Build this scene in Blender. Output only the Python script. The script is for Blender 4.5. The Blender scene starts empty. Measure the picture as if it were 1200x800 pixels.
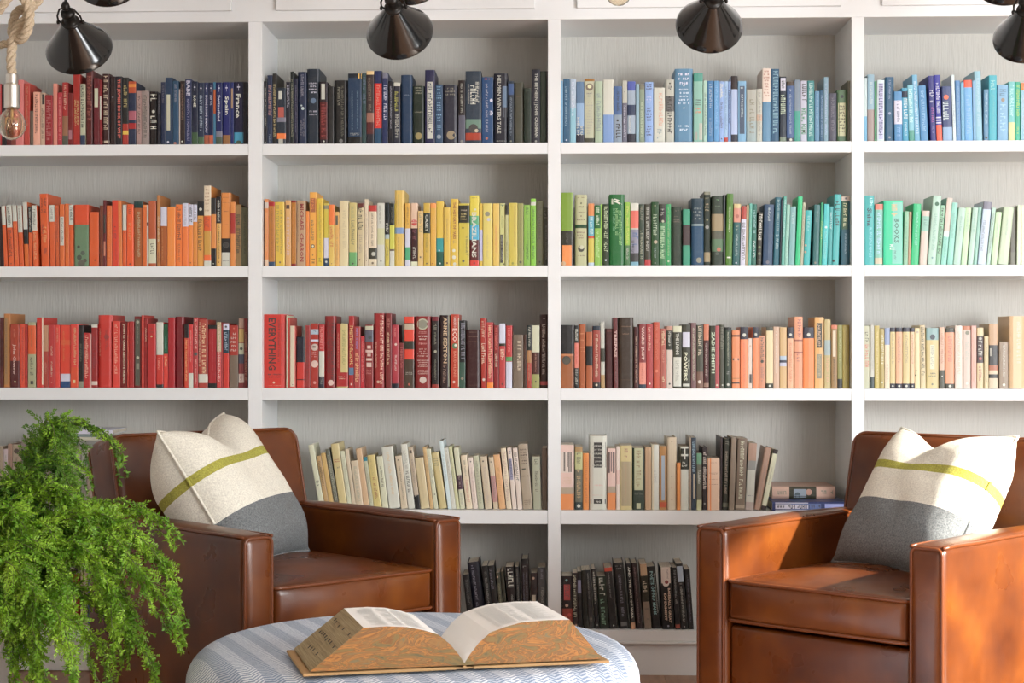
import bpy, bmesh, math, random
from mathutils import Vector, Matrix, noise
random.seed(7)
S = bpy.context.scene
COL = S.collection
PI = math.pi

# ---------------------------------------------------------------- camera
F_PX = 2000.0; CX = 566.0           # focal length and principal point for a frame 1200 px wide
CAM = Vector((0.0, -4.2*F_PX/1430, 1.137))
YAW = math.atan((650-CX)/F_PX); PITCH = math.atan(3.0/F_PX)
cam_data = bpy.data.cameras.new('camera'); cam = bpy.data.objects.new('camera', cam_data); COL.objects.link(cam)
cam_data.sensor_width = 36.0; cam_data.lens = F_PX/1200.0*36.0
cam_data.shift_x = (600-CX)/1200.0
cam.location = CAM; cam.rotation_euler = (PI/2+PITCH, 0, YAW)
cam_data.clip_end = 50
S.camera = cam
FWD = Vector((-math.sin(YAW)*math.cos(PITCH), math.cos(YAW)*math.cos(PITCH), math.sin(PITCH)))
RGT = Vector((math.cos(YAW), math.sin(YAW), 0)); UPV = RGT.cross(FWD)

# ---------------------------------------------------------------- world, daylight, fill, exposure
W = bpy.data.worlds.new('world'); S.world = W; W.use_nodes = True
W.node_tree.nodes['Background'].inputs[0].default_value = (0.92, 0.97, 1.0, 1)
W.node_tree.nodes['Background'].inputs[1].default_value = 0.10
def area(name, loc, target, sx, sy, power, col):
    d = bpy.data.lights.new(name, 'AREA'); d.shape = 'RECTANGLE'; d.size = sx; d.size_y = sy; d.energy = power; d.color = col
    o = bpy.data.objects.new(name, d); COL.objects.link(o); o.location = loc
    o.rotation_euler = (Vector(target)-Vector(loc)).to_track_quat('-Z', 'Y').to_euler(); return o
area('window_daylight', (3.30, -4.3, 1.45), (-0.5, -0.4, 1.1), 2.0, 1.6, 245, (0.97, 0.985, 1.0))
area('room_fill', (1.9, -7.6, 2.1), (-0.3, 0, 1.0), 2.2, 1.4, 46, (0.93, 0.97, 1.0))  # added fill light from behind the camera, no window there
sun_d = bpy.data.lights.new('sun', 'SUN'); sun_d.energy = 21.0; sun_d.angle = math.radians(1.2); sun_d.color = (1.0, 0.93, 0.82)
sun = bpy.data.objects.new('sun', sun_d); COL.objects.link(sun); sun.location = (6, -3, 4)
sun.rotation_euler = Vector((-0.866, 0.50, -0.50)).to_track_quat('-Z', 'Y').to_euler()
S.view_settings.view_transform = 'Standard'; S.view_settings.look = 'None'; S.view_settings.gamma = 1.0
S.view_settings.use_curve_mapping = False
S.view_settings.exposure = -0.10
S.cycles.max_bounces = 8; S.cycles.diffuse_bounces = 4; S.cycles.transparent_max_bounces = 8
S.cycles.use_denoising = True

# ---------------------------------------------------------------- from a pixel of the photograph to a place in the room
def ray(px, py): return FWD + RGT*((px-CX)/F_PX) + UPV*((400-py)/F_PX)
def at(px, py, Y):                       # the point that far back in the room
    r = ray(px, py); return CAM + r*((Y-CAM.y)/r.y)
def at_z(px, py, z):                     # the point at that height
    r = ray(px, py); return CAM + r*((z-CAM.z)/r.z)

# ---------------------------------------------------------------- materials
def lin(c): return c/12.92 if c <= 0.04045 else ((c+0.055)/1.055)**2.4
def hexcol(h):
    h = h.strip()
    if len(h) == 3: h = ''.join(ch*2 for ch in h)
    return tuple(lin(int(h[i:i+2], 16)/255) for i in (0, 2, 4))
def bookcol(h):                            # cloth and paper: a little duller and creamier than the raw swatch
    c = hexcol(h); g = sum(c)/3; c = [q*0.88+g*0.12 for q in c]
    k = min(1, max(0, (min(c)-0.12)/0.35))
    c = (c[0]*(1-0.02*k), c[1]*(1-0.005*k), c[2]*(1-0.12*k if c[2] < c[0]*1.05 else 1))
    return tuple(min(1, q)**1.10*0.90 for q in c)
def new_mat(name, col=(0.8, 0.8, 0.8), rough=0.5, metal=0.0, **kw):
    m = bpy.data.materials.new(name); m.use_nodes = True
    b = m.node_tree.nodes['Principled BSDF']
    b.inputs['Base Color'].default_value = (*col, 1); b.inputs['Roughness'].default_value = rough; b.inputs['Metallic'].default_value = metal
    for k, v in kw.items(): b.inputs[k.replace('_', ' ')].default_value = v
    return m
class NT:
    def __init__(s, m): s.m = m; s.t = m.node_tree; s.b = s.t.nodes['Principled BSDF']
    def n(s, kind, **kw):
        x = s.t.nodes.new(kind)
        for k, v in kw.items():
            if k in ('ins',):
                for kk, vv in v.items(): x.inputs[kk].default_value = vv
            else: setattr(x, k, v)
        return x
    def l(s, a, b): s.t.links.new(a, b)
    def coords(s, scale=(1, 1, 1), rot=(0, 0, 0), kind='Object'):
        tc = s.n('ShaderNodeTexCoord'); mp = s.n('ShaderNodeMapping')
        mp.inputs['Scale'].default_value = scale; mp.inputs['Rotation'].default_value = rot
        s.l(tc.outputs[kind], mp.inputs[0]); return mp.outputs[0]
    def noise(s, vec, scale, detail=4, rough=0.5, dist=0.0):
        x = s.n('ShaderNodeTexNoise'); x.inputs['Scale'].default_value = scale; x.inputs['Detail'].default_value = detail
        x.inputs['Roughness'].default_value = rough; x.inputs['Distortion'].default_value = dist
        if vec is not None: s.l(vec, x.inputs['Vector'])
        return x.outputs['Fac']
    def ramp(s, fac, stops, interp='LINEAR'):
        r = s.n('ShaderNodeValToRGB'); r.color_ramp.interpolation = interp
        e = r.color_ramp.elements
        e[0].position = stops[0][0]; e[0].color = (*stops[0][1], 1); e[1].position = stops[-1][0]; e[1].color = (*stops[-1][1], 1)
        for p, c in stops[1:-1]:
            q = e.new(p); q.color = (*c, 1)
        s.l(fac, r.inputs[0]); return r.outputs[0]
    def math(s, op, a, b=None, c=None):
        x = s.n('ShaderNodeMath', operation=op)
        for i, v in enumerate((a, b, c)):
            if v is None: continue
            if isinstance(v, (int, float)): x.inputs[i].default_value = v
            else: s.l(v, x.inputs[i])
        return x.outputs[0]
    def mix(s, fac, a, b, mode='MIX'):
        x = s.n('ShaderNodeMix', data_type='RGBA', blend_type=mode)
        for sock, v in ((x.inputs[0], fac), (x.inputs[6], a), (x.inputs[7], b)):
            if isinstance(v, (int, float)): sock.default_value = v
            elif isinstance(v, tuple): sock.default_value = (*v, 1)
            else: s.l(v, sock)
        return x.outputs[2]
    def bump(s, h, strength=0.3, dist=0.01):
        b = s.n('ShaderNodeBump'); b.inputs['Strength'].default_value = strength; b.inputs['Distance'].default_value = dist
        s.l(h, b.inputs['Height']); s.l(b.outputs[0], s.b.inputs['Normal'])
    def color(s, c): s.l(c, s.b.inputs['Base Color'])
    def rough(s, c): s.l(c, s.b.inputs['Roughness'])

M = {}
M['paint'] = new_mat('white_paint', (0.80, 0.82, 0.825), 0.42)
n = NT(M['paint']); v = n.coords((1, 1, 1)); n.bump(n.noise(v, 60, 3), 0.05, 0.002)
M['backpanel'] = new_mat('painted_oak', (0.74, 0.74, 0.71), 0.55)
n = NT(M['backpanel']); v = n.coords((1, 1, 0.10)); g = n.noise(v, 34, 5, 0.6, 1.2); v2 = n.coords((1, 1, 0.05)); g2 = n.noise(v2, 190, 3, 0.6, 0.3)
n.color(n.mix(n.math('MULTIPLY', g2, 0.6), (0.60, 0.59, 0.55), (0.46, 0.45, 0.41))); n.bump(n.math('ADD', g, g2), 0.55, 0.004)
M['floor'] = new_mat('oak_floor', (0.30, 0.16, 0.09), 0.4)
n = NT(M['floor']); v = n.coords((1, 0.08, 1)); n.color(n.ramp(n.noise(v, 30, 5, 0.6, 0.5), [(0.3, (0.20, 0.10, 0.055)), (0.7, (0.38, 0.21, 0.125))]))
M['wall'] = new_mat('wall_plaster', (0.80, 0.80, 0.78), 0.8)
n = NT(M['wall']); n.bump(n.noise(n.coords(), 90, 3), 0.08, 0.002)
M['cover'] = new_mat('book_cover', (0.5, 0.5, 0.5), 0.42)
n = NT(M['cover']); a = n.n('ShaderNodeVertexColor', layer_name='Col'); v = n.coords(); w = n.noise(v, 55, 4, 0.7)
n.color(n.mix(n.math('MULTIPLY', n.math('SUBTRACT', w, 0.46), 0.20), a.outputs[0], (0.45, 0.42, 0.38))); n.bump(n.noise(v, 900, 2), 0.06, 0.001)
M['print'] = new_mat('printed_ink', (0.5, 0.5, 0.5), 0.5)
n = NT(M['print']); a = n.n('ShaderNodeVertexColor', layer_name='Col'); w = n.noise(n.coords(), 260, 2, 0.6)
n.color(n.mix(n.math('MULTIPLY', w, 0.25), a.outputs[0], (0.35, 0.33, 0.30)))
M['pages'] = new_mat('paper_edges', (0.70, 0.64, 0.52), 0.8)
n = NT(M['pages']); v = n.coords((1, 0.02, 0.02)); w = n.noise(v, 900, 2, 0.6); n.color(n.ramp(w, [(0.3, (0.52, 0.46, 0.36)), (0.7, (0.76, 0.71, 0.60))]))

# ---------------------------------------------------------------- mesh helpers
class MB:
    def __init__(s): s.v = []; s.f = []; s.m = []; s.c = []
    def add(s, verts, faces, mat=0, col=None):
        k = len(s.v); s.v.extend(verts)
        for f in faces: s.f.append(tuple(i+k for i in f)); s.m.append(mat); s.c.append(col)
    def box(s, a, b, mat=0, col=None):
        x0, y0, z0 = a; x1, y1, z1 = b
        s.add([(x0,y0,z0),(x1,y0,z0),(x1,y1,z0),(x0,y1,z0),(x0,y0,z1),(x1,y0,z1),(x1,y1,z1),(x0,y1,z1)],
              [(0,3,2,1),(4,5,6,7),(0,1,5,4),(1,2,6,5),(2,3,7,6),(3,0,4,7)], mat, col)
    def tube(s, pts, r, n=8, mat=0, col=None, closed=False):
        pts = [Vector(p) for p in pts]; N = len(pts); rr = r if isinstance(r, (list, tuple)) else [r]*N
        verts = []; up = None
        for i, p in enumerate(pts):
            if closed: d = pts[(i+1) % N]-pts[i-1]
            else: d = pts[min(i+1, N-1)]-pts[max(i-1, 0)]
            d.normalize()
            if up is None:
                up = Vector((0, 0, 1)) if abs(d.z) < 0.9 else Vector((1, 0, 0))
            up = (up-d*up.dot(d)).normalized(); sd = d.cross(up)
            for k in range(n):
                a = 2*PI*k/n; verts.append(tuple(p+(up*math.cos(a)+sd*math.sin(a))*rr[i]))
        faces = []
        for i in range(N if closed else N-1):
            j = (i+1) % N
            for k in range(n): faces.append((i*n+k, i*n+(k+1) % n, j*n+(k+1) % n, j*n+k))
        if not closed: faces += [tuple(range(n))[::-1], tuple((N-1)*n+k for k in range(n))]
        s.add(verts, faces, mat, col)
    def lathe(s, prof, n=40, mat=0, col=None, M4=None):
        verts = []; faces = []
        for (r, z) in prof:
            for k in range(n):
                a = 2*PI*k/n; q = Vector((r*math.cos(a), r*math.sin(a), z)); verts.append(tuple(M4 @ q) if M4 else tuple(q))
        for i in range(len(prof)-1):
            for k in range(n): faces.append((i*n+k, i*n+(k+1) % n, (i+1)*n+(k+1) % n, (i+1)*n+k))
        s.add(verts, faces, mat, col)
    def build(s, name, mats, parent=None, smooth=False, matrix=None, bevel=0, subsurf=0):
        me = bpy.data.meshes.new(name); me.from_pydata(s.v, [], s.f)
        for m in (mats if isinstance(mats, (list, tuple)) else [mats]): me.materials.append(m)
        me.polygons.foreach_set('material_index', s.m)
        if any(c is not None for c in s.c):
            ca = me.color_attributes.new('Col', 'FLOAT_COLOR', 'CORNER'); buf = []
            for f, c in zip(s.f, s.c): buf.extend((*(c or (0.5, 0.5, 0.5)), 1.0)*len(f))
            ca.data.foreach_set('color', buf)
        if smooth: me.polygons.foreach_set('use_smooth', [True]*len(s.f))
        me.update(); me.validate()
        o = bpy.data.objects.new(name, me); COL.objects.link(o)
        if matrix is not None: o.matrix_world = matrix
        if parent is not None: o.parent = parent
        if bevel:
            b = o.modifiers.new('bevel', 'BEVEL'); b.width = bevel; b.segments = 3; b.limit_method = 'ANGLE'; b.angle_limit = 0.6
        if subsurf:
            q = o.modifiers.new('sub', 'SUBSURF'); q.levels = subsurf; q.render_levels = subsurf
        return o
def empty(name, loc=(0, 0, 0), rz=0.0):
    o = bpy.data.objects.new(name, None); COL.objects.link(o); o.location = loc; o.rotation_euler = (0, 0, rz); o.empty_display_size = 0.05; return o
def tag(o, label=None, cat=None, group=None, kind=None):
    if label: o['label'] = label
    if cat: o['category'] = cat
    if group: o['group'] = group
    if kind: o['kind'] = kind
    return o
def bez(p, n=24):                         # a smooth curve through the points (Catmull-Rom)
    p = [Vector(q) for q in p]; q = [p[0]*2-p[1]]+p+[p[-1]*2-p[-2]]; out = []
    for i in range(1, len(q)-2):
        for k in range(n):
            t = k/n; a, b, c, d = q[i-1], q[i], q[i+1], q[i+2]
            out.append(0.5*((2*b)+(c-a)*t+(2*a-5*b+4*c-d)*t*t+(3*b-3*c+d-a)*t**3))
    out.append(p[-1]); return out

# ---------------------------------------------------------------- the room
def plane_box(name, a, b, mat, **kw):
    m = MB(); m.box(a, b); o = m.build(name, mat, **kw); o['kind'] = 'structure'; return o
fl = empty('floor'); fl['kind'] = 'structure'
m = MB(); m.box((-3.2, -8.5, -0.05), (3.4, 0.5, -0.004)); m.build('subfloor', M['floor'], fl)
pw = 0.125
for i in range(22):                       # the boards near the bookcase, the only ones in view
    x0 = -1.5+i*pw
    m = MB(); m.box((x0+0.001, -1.8, -0.004), (x0+pw-0.001, 0.1, 0.0)); m.build('plank', M['floor'], fl)
plane_box('ceiling', (-3.2, -8.5, 2.72), (3.4, 0.5, 2.78), M['wall'])
plane_box('wall_back', (-3.2, 0.35, 0), (3.4, 0.40, 2.72), M['wall'])
plane_box('blocker_wall_left', (-3.3, -8.5, 0), (-3.2, 0.5, 2.72), M['wall'])  # unseen wall, added to block world light from the left
WY0, WY1, WZ0, WZ1 = -6.0, -2.0, 0.55, 2.35            # the window opening in the side wall
m = MB()
m.box((3.4, -8.5, 0), (3.5, WY0, 2.72)); m.box((3.4, WY1, 0), (3.5, 0.5, 2.72))
m.box((3.4, WY0, 0), (3.5, WY1, WZ0)); m.box((3.4, WY0, WZ1), (3.5, WY1, 2.72))
m.build('wall_right', M['wall'])['kind'] = 'structure'
m = MB()
for y in (WY0, (WY0*2+WY1)/3, (WY0+WY1*2)/3, WY1-0.05): m.box((3.42, y, WZ0), (3.47, y+0.05, WZ1))
m.box((3.42, WY0, WZ0), (3.47, WY1, WZ0+0.05)); m.box((3.42, WY0, WZ1-0.05), (3.47, WY1, WZ1))
m.build('window_1', M['paint'])['kind'] = 'structure'

# ---------------------------------------------------------------- the bookcase
DEPTH = 0.343
UP = [(-72, -56), (291, 307), (642, 657), (998, 1013), (1366, 1382)]       # uprights, as read at the front
upx = [(at(a, 400, 0).x, at(b, 400, 0).x) for a, b in UP]
SHELF_PX = [(23, None), (167, 180), (311, 324), (455, 469), (598, 614), (738, 750)]
def zof(py): return at(640, py, 0).z
shelf_z = [(zof(b) if b else None, zof(a)) for a, b in SHELF_PX]            # (underside, top)
TOPZ = zof(23)
bc = empty('bookcase'); tag(bc, 'white built-in bookcase filling the wall with colour-sorted books', 'bookcase')
XL, XR = upx[0][0], upx[-1][1]
for i, (a, b) in enumerate(upx):
    m = MB(); m.box((a, 0, 0.0), (b, DEPTH, TOPZ)); m.build('upright', M['paint'], bc, bevel=0.0012)
for i in range(1, 6):
    for k in range(4):
        m = MB(); m.box((upx[k][1]+0.0005, 0.001, shelf_z[i][0]), (upx[k+1][0]-0.0005, DEPTH, shelf_z[i][1])); m.build('shelf', M['paint'], bc, bevel=0.0012)
for k in range(4):
    m = MB(); m.box((upx[k][1], DEPTH-0.006, shelf_z[5][1]), (upx[k+1][0], DEPTH, TOPZ)); m.build('back_panel', M['backpanel'], bc)
m = MB(); m.box((XL, -0.001, TOPZ), (XR, DEPTH, zof(-60))); m.build('top_rail', M['paint'], bc, bevel=0.0012)
DOOR = [(-50, 272), (324, 627), (676, 985), (1033, 1340)]
for a, b in DOOR:
    xa, xb = at(a, 5, 0).x, at(b, 5, 0).x; z0 = zof(10.5); z1 = zof(-58)
    m = MB(); m.box((xa, -0.016, z0), (xb, -0.002, z1)); d = m.build('cabinet_door', M['paint'], bc, bevel=0.002)
m = MB(); m.box((XL, 0.012, 0.0), (XR, 0.03, shelf_z[5][0])); m.build('kickboard', M['paint'], bc)
m = MB(); m.box((XL, -0.004, shelf_z[5][0]-0.010), (XR, 0.012, shelf_z[5][0]-0.001)); m.build('trim_bead', M['paint'], bc, bevel=0.002)
# ---------------------------------------------------------------- the books, read off the photograph
# each strip: bay, ox, oy, scale, y of the shelf in the strip; each book: x0 x1 top colour [lean] [H] then print
#   bY-Y:c band   rX-X-Y-Y:c label   cX-Y-R:c roundel   sY-Y:c[:x[:size]] small print   hY-Y:c:n lines   tY-Y:c:TEXT[:x[:size]]
STRIPS = [
('A1', 0, 70, 7.619, 738, '''
0 12 215 c33
13 52 222 211 r10-80-45-60:ddd
55 98 214 722 s10-80:c98
100 138 215 943 s10-70:eba
140 212 182 e88
215 266 216 c43 s5-70:c86
268 297 458 765
299 357 290 fba s5-80:733
359 401 296 dba r40-90-3-22:211 s30-90:644
403 470 318 a12 s10-92:c77:50:60
473 508 213 e98
510 552 293 c34 s10-90:e99
555 605 203 b22 s5-45:ecb b53-84:a75 b84-100:665
607 650 298 811 r10-80-70-88:b78
652 713 130 b21 s36-72:dc8:35:28 s36-72:dc8:70:28
718 760 218 ccb s3-72:233:50:70 b83-100:346
762 832 98 611 H s5-72:a54:50:60
836 886 165 712 r15-80-15-43:ddc
888 910 180 912 r20-80-25-60:ddd
912 982 128 411 H s3-80:dcb:45:55 r5-95-93-96:dcb
984 1029 150 311 c50-30-20:778
1031 1088 150 112 t4-90:f76:THE_JEWISH_BOOK_OF_WHY:50:60
'''),
('A1', 145, 70, 7.619, 731, '''
-12 40 160 222 s10-45:cb7:50:60 b68-100:b32 b78-84:ec4
42 107 195 235 b0-18:c52 b4-9:e93 b46-60:b67 b65-74:b22
110 160 280 b99 s10-80:433
162 225 280 a99 s8-88:554
228 300 285 211 H s5-30:eee:50:80 s45-62:eee:50:80 c50-37-20:ddd s64-74:eee:50:80
303 328 296 223 s5-40:667
330 371 200 235 s5-35:778
372 435 160 246 r15-65-25-78:ddc c35-95-16:dde
437 490 190 257 s5-35:99a c40-97-25:c87
492 499 262 dcc
501 545 190 322 s5-62:976 c40-94-18:eee
548 605 175 236 t2-25:dde:BABE:50:60 s30-95:99b
607 660 195 124 r48-52-4-15:dde r35-65-8-10:dde t22-40:eee:ROME:50:48 b80-100:464
662 715 205 235 r48-52-4-15:dde r35-65-8-10:dde s20-78:bcd:50:45 b86-100:575
717 758 205 236 r48-52-4-15:dde r35-65-8-10:dde t20-80:dde:HONG_KONG_&_MACAU:50:50 b84-100:b64
760 798 205 125 r48-52-4-15:dde r35-65-8-10:dde s20-38:dde b84-100:c64
800 822 200 48a b12-50:c63
824 880 205 126 r48-52-4-15:dde r35-65-8-10:dde t20-62:dde:Switzerland:50:46 b78-87:889 b87-100:565
882 950 200 127 r48-52-4-15:dde r35-65-8-10:dde t22-52:eee:Spain:50:60 b84-100:a74
952 980 200 237 r20-80-10-42:b97
982 1066 198 114 r48-52-3-14:dde r35-65-7-9:dde t19-57:eee:France:45:52 b80-97:4ac c50-97-30:353
1068 1104 200 112
'''),
('B1', 300, 70, 6.857, 650, '''
50 88 175 112 s10-75:ccc:50:30 c50-96-18:aaa
90 132 125 235 s15-62:c99:50:60 s85-98:89a
134 165 112 222 s15-92:cb8:50:60
168 240 228 234 r20-60-6-20:ddd r15-80-34-52:c54 b52-60:889 b80-90:f83 r20-70-90-100:ccc
242 275 180 223 s5-42:bbc:50:60 c50-97-18:999
278 304 98 122 s10-90:998:50:60
306 332 150 224 s10-90:779
335 408 98 235 H s4-36:99a:50:32 c55-50-18:cdd c40-46-10:cdd s64-90:778:40:30 s64-90:778:70:25
410 512 75 234 H h18-34:ccd:4 c50-42-22:68a h55-63:bbc:2
514 574 180 212 r20-70-3-28:ddd b32-92:611 s36-90:a33:50:60 c55-95-12:ddd
577 624 215 222
628 738 165 222 H s9-40:998:35:22 s9-88:776:60:18 c50-94-14:888
740 850 112 246 b0-6:123 r75-100-0-7:fc4 s25-80:8ab:30:10 s25-80:8ab:70:10 b89-100:111 h84-88:ccc:2
852 886 110 355 s5-45:78a:50:60
888 948 92 433 b0-5:fda s8-56:876:45:40 b57-70:a76 b70-86:622 b86-100:223
950 1012 90 236 b17-78:e21 s20-76:e98:50:45 b78-100:257
1015 1060 104 236 b0-8:889 s18-70:dde:60:65
1064 1105 175 112 s8-78:bbc:50:28
1108 1160 185 334 b0-6:ddd s15-50:cc5:40:50 s52-92:bbb:50:60
'''),
('B1', 470, 70, 6.857, 650, '''
0 92 125 246 H h28-32:89a:1
95 190 213 232 H h2-16:998:3 h44-48:887:1 c50-86-30:a95
193 272 84 225 r22-80-16-93:ddd s18-90:235:50:45
275 335 200 357 h3-12:8bd:2 h14-26:8bd:3 h30-46:8bd:4 h50-64:8bd:3 h68-78:8bd:3 c50-88-30:9ab
340 455 204 334 H h5-20:998:3 c55-85-32:a97
460 515 165 211 s5-52:bbb:50:34 b55-100:667 c50-96-22:999
518 645 92 345 s15-48:ddd:75:22 s17-48:eee:48:34 s18-46:bbb:20:9 b66-79:798 c50-79-30:333 b85-95:b42 c70-82-12:dcb
648 740 140 258 h2-6:c54:1 s10-85:bbc:45:22 c85-35-14:dde c80-54-22:dde c72-54-16:258 c45-92-12:c76
743 858 110 223 H t3-85:ccc:HELPRIN_WINTERS_TALE:38:26 r62-98-18-48:68a r66-96-48-62:9ab h95-98:999:1
860 905 172 234 b4-22:469 s25-88:9ab:50:34 c50-96-18:998
907 985 185 554 H h22-24:a76:1
988 1046 230 232 h4-6:565:1
1050 1116 80 223 t5-92:ccc:THE_BETHEEN_|_JOHN_CASHMAN:50:48 c50-97-14:aaa
1118 1166 92 454
1168 1184 92 222
'''),
('C1', 650, 70, 6.667, 631, '''
50 64 165 8bd
66 119 150 368 s12-75:9bc:45:34 c50-95-14:dde
120 166 150 bcd b45-100:9cd s5-60:eef
168 230 172 68a b35-72:9bd s58-90:eee:25:40 b86-100:334 s72-88:eee:70:30
232 312 148 ccb b0-4:a72 c50-13-38:876 c50-12-20:eec h22-30:778:2 h36-88:bbb:12 b92-100:554
314 375 170 bcb s20-85:9aa:50:50
378 460 155 ddd b55-100:8ad
462 527 208 57a s10-48:234:50:28 b50-100:9ab s66-98:222:55:60 c45-60-14:111
529 566 165 ccc b36-100:778 s40-92:dde c50-18-12:333
568 632 170 abc b0-15:56b b38-55:346 b85-100:334 s56-84:eee:30:20
635 660 190 9bc
662 702 195 9a9 s30-90:cdc:50:50 b0-8:887
705 770 175 9be h3-14:447:3 h24-36:ddf:3 h42-66:447:5 h72-90:447:4
774 862 218 ddd s10-70:eba:65:40 s75-95:abb
865 935 155 ccc H c50-6-10:222 s8-20:555 b26-50:777 s26-90:222:50:50
937 1080 72 69b H h6-24:eef:3 h27-50:def:5 c50-23-4:fff c50-53-4:fff h76-86:def:2
1085 1158 105 9cb b0-12:5a9 h38-48:334:3 h50-60:e97:2 r60-95-72-96:ccc r15-40-85-96:bbb
'''),
('C1', 825, 70, 6.667, 637, '''
-5 24 165 bdc s20-90:788
28 75 165 48b s5-45:bcd s60-90:8ac
78 118 165 6ad s8-80:9cf:50:40
120 155 170 9be s4-30:eee:50:60 s35-78:668:50:50 c50-94-14:333
157 186 170 ace s8-80:79c b92-100:c43
188 210 170 8ad s15-70:346:50:70
212 262 128 bce b0-20:322 b88-100:334
265 330 168 8bd r20-80-8-86:357 s22-60:dee:50:22 s10-16:dee:50:40
332 410 234 bbb s12-90:998:55:50 b60-100:abb
413 455 228 ccc s5-90:999 b48-60:dba
457 522 68 edd h3-40:c98:9 b45-100:69b
524 588 72 368 s3-92:8bc:55:60
592 642 134 234 r10-90-2-22:dde s3-21:345:50:50 s28-64:cdc:50:75 b92-100:898
645 704 172 469 b0-7:543 s12-88:bcd:50:22 b93-100:234 c55-96-18:eee
706 752 158 89a b50-100:4a9
755 806 165 ccd s5-40:333:60:70 s45-90:396:50:70 c50-82-20:333
808 862 165 499 s4-92:cee:50:50
866 904 245 69b s5-80:9bd
906 935 238 368 s10-90:8ac
937 972 136 8ab s10-90:bce 
975 1036 262 556 s10-80:778
1040 1120 235 686 H c48-13-16:234 r10-82-25-88:ddb h30-84:665:9
1122 1148 165 776
'''),
('D1', 1005, 70, 6.154, 590, '''
50 70 130 cdd b60-100:7bd
72 122 106 9bc b52-100:a99 s10-45:cdd
125 138 155 5a7
140 193 148 dee r20-82-5-96:cce s6-94:458:50:55
200 262 125 368 H s5-35:9ac:50:22 c50-56-16:9ac c50-93-14:99a
268 324 230 59c -5 b18-65:dde s20-64:679:50:36 s72-92:8be
328 371 205 4ac -10 b6-18:124 s20-60:dee:60:66 s64-90:bde
373 412 185 8cd -14 s5-70:dff:50:60 b80-100:5a9
414 452 110 7bd -22 s10-90:def:50:50
456 512 188 59c -20 s10-85:9ce:50:40
530 570 116 338 -20 s22-42:dde:50:75 s48-72:b4a:50:44 s76-90:77b
572 612 112 33a -20 s12-58:dde:50:60 b63-65:dde b67-69:dde b71-73:dde b75-100:f64
618 688 192 458 -10 c42-20-26:f74 s28-66:dee:35:56 b74-100:9bd
691 712 110 dee -15 s30-80:9ac
714 748 150 69c -8 s10-90:8bd
750 774 165 7bd -8 s20-90:9ce
776 834 148 7be -10 b0-12:f64 s25-90:9cf:50:50
836 856 152 8bd -8 s10-90:9be
858 905 82 9cd -15 b0-100:9cd s10-80:bde
912 946 215 69b s8-70:bde c50-93-25:443
948 1005 112 4bc s8-25:9dd:50:55 s30-80:6cc:60:20
1010 1088 180 8bd s8-22:69b:50:60 c50-27-18:a98 s35-90:adf:50:50
1091 1138 158 7cc s3-60:bee:50:60 b68-100:dda
1140 1175 160 3b9 s5-60:bd5:50:60 s75-88:bd5
1177 1204 168 9cd b0-13:f84 s20-80:cde
'''),
('A2', 0, 210, 7.273, 736, '''
0 34 232 311 -5
38 67 230 e61 -26 b0-31:ddd c50-97-14:822
74 120 225 e61 -24 b0-36:ddd s3-34:555:50:50 s40-86:722:50:55 c50-95-12:822
126 162 225 e61 -22 b0-26:ddd s30-90:f94
167 203 225 e61 -20 b0-44:ddd s5-40:777:50:40 c50-95-12:822
210 246 196 e71 -20 b0-42:ddd b42-65:222
250 277 235 e61 -10 b0-43:222 s3-40:ccc:50:60
286 326 225 e61 -15 b0-41:ddd s5-38:665:50:50 s44-92:fb8:50:50
352 420 125 e61 -18 s6-28:722:30:26 s6-28:722:68:26 s42-60:a32:30:30 s44-70:fc8:55:40 s74-85:822:60:30
426 470 220 e61 -10 b0-27:ddd s5-24:999:50:40
476 508 225 d62 -10 s5-60:b42:50:50
512 552 215 e72 -4 r10-92-20-66:ddd s22-64:877:50:50
556 590 210 e72 -4 s5-80:e94
592 626 220 e61 -3 b0-32:ddd s5-30:444:50:60
632 754 218 e51 b32-100:797 c30-68-10:443 c60-78-16:565 c35-85-18:454 c75-90-14:554 c50-95-26:665
757 842 280 e61 c60-88-8:722 s10-60:f72:30:10
850 878 225 842
880 904 180 722 r20-80-22-50:332 r20-80-62-84:d86
906 952 225 e72 s10-90:f94:50:30
955 1010 180 e41 s45-60:b23:50:50 c45-40-10:822 s62-90:c33:60:20
1012 1042 182 e83 -8 s10-80:f94
'''),
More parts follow.
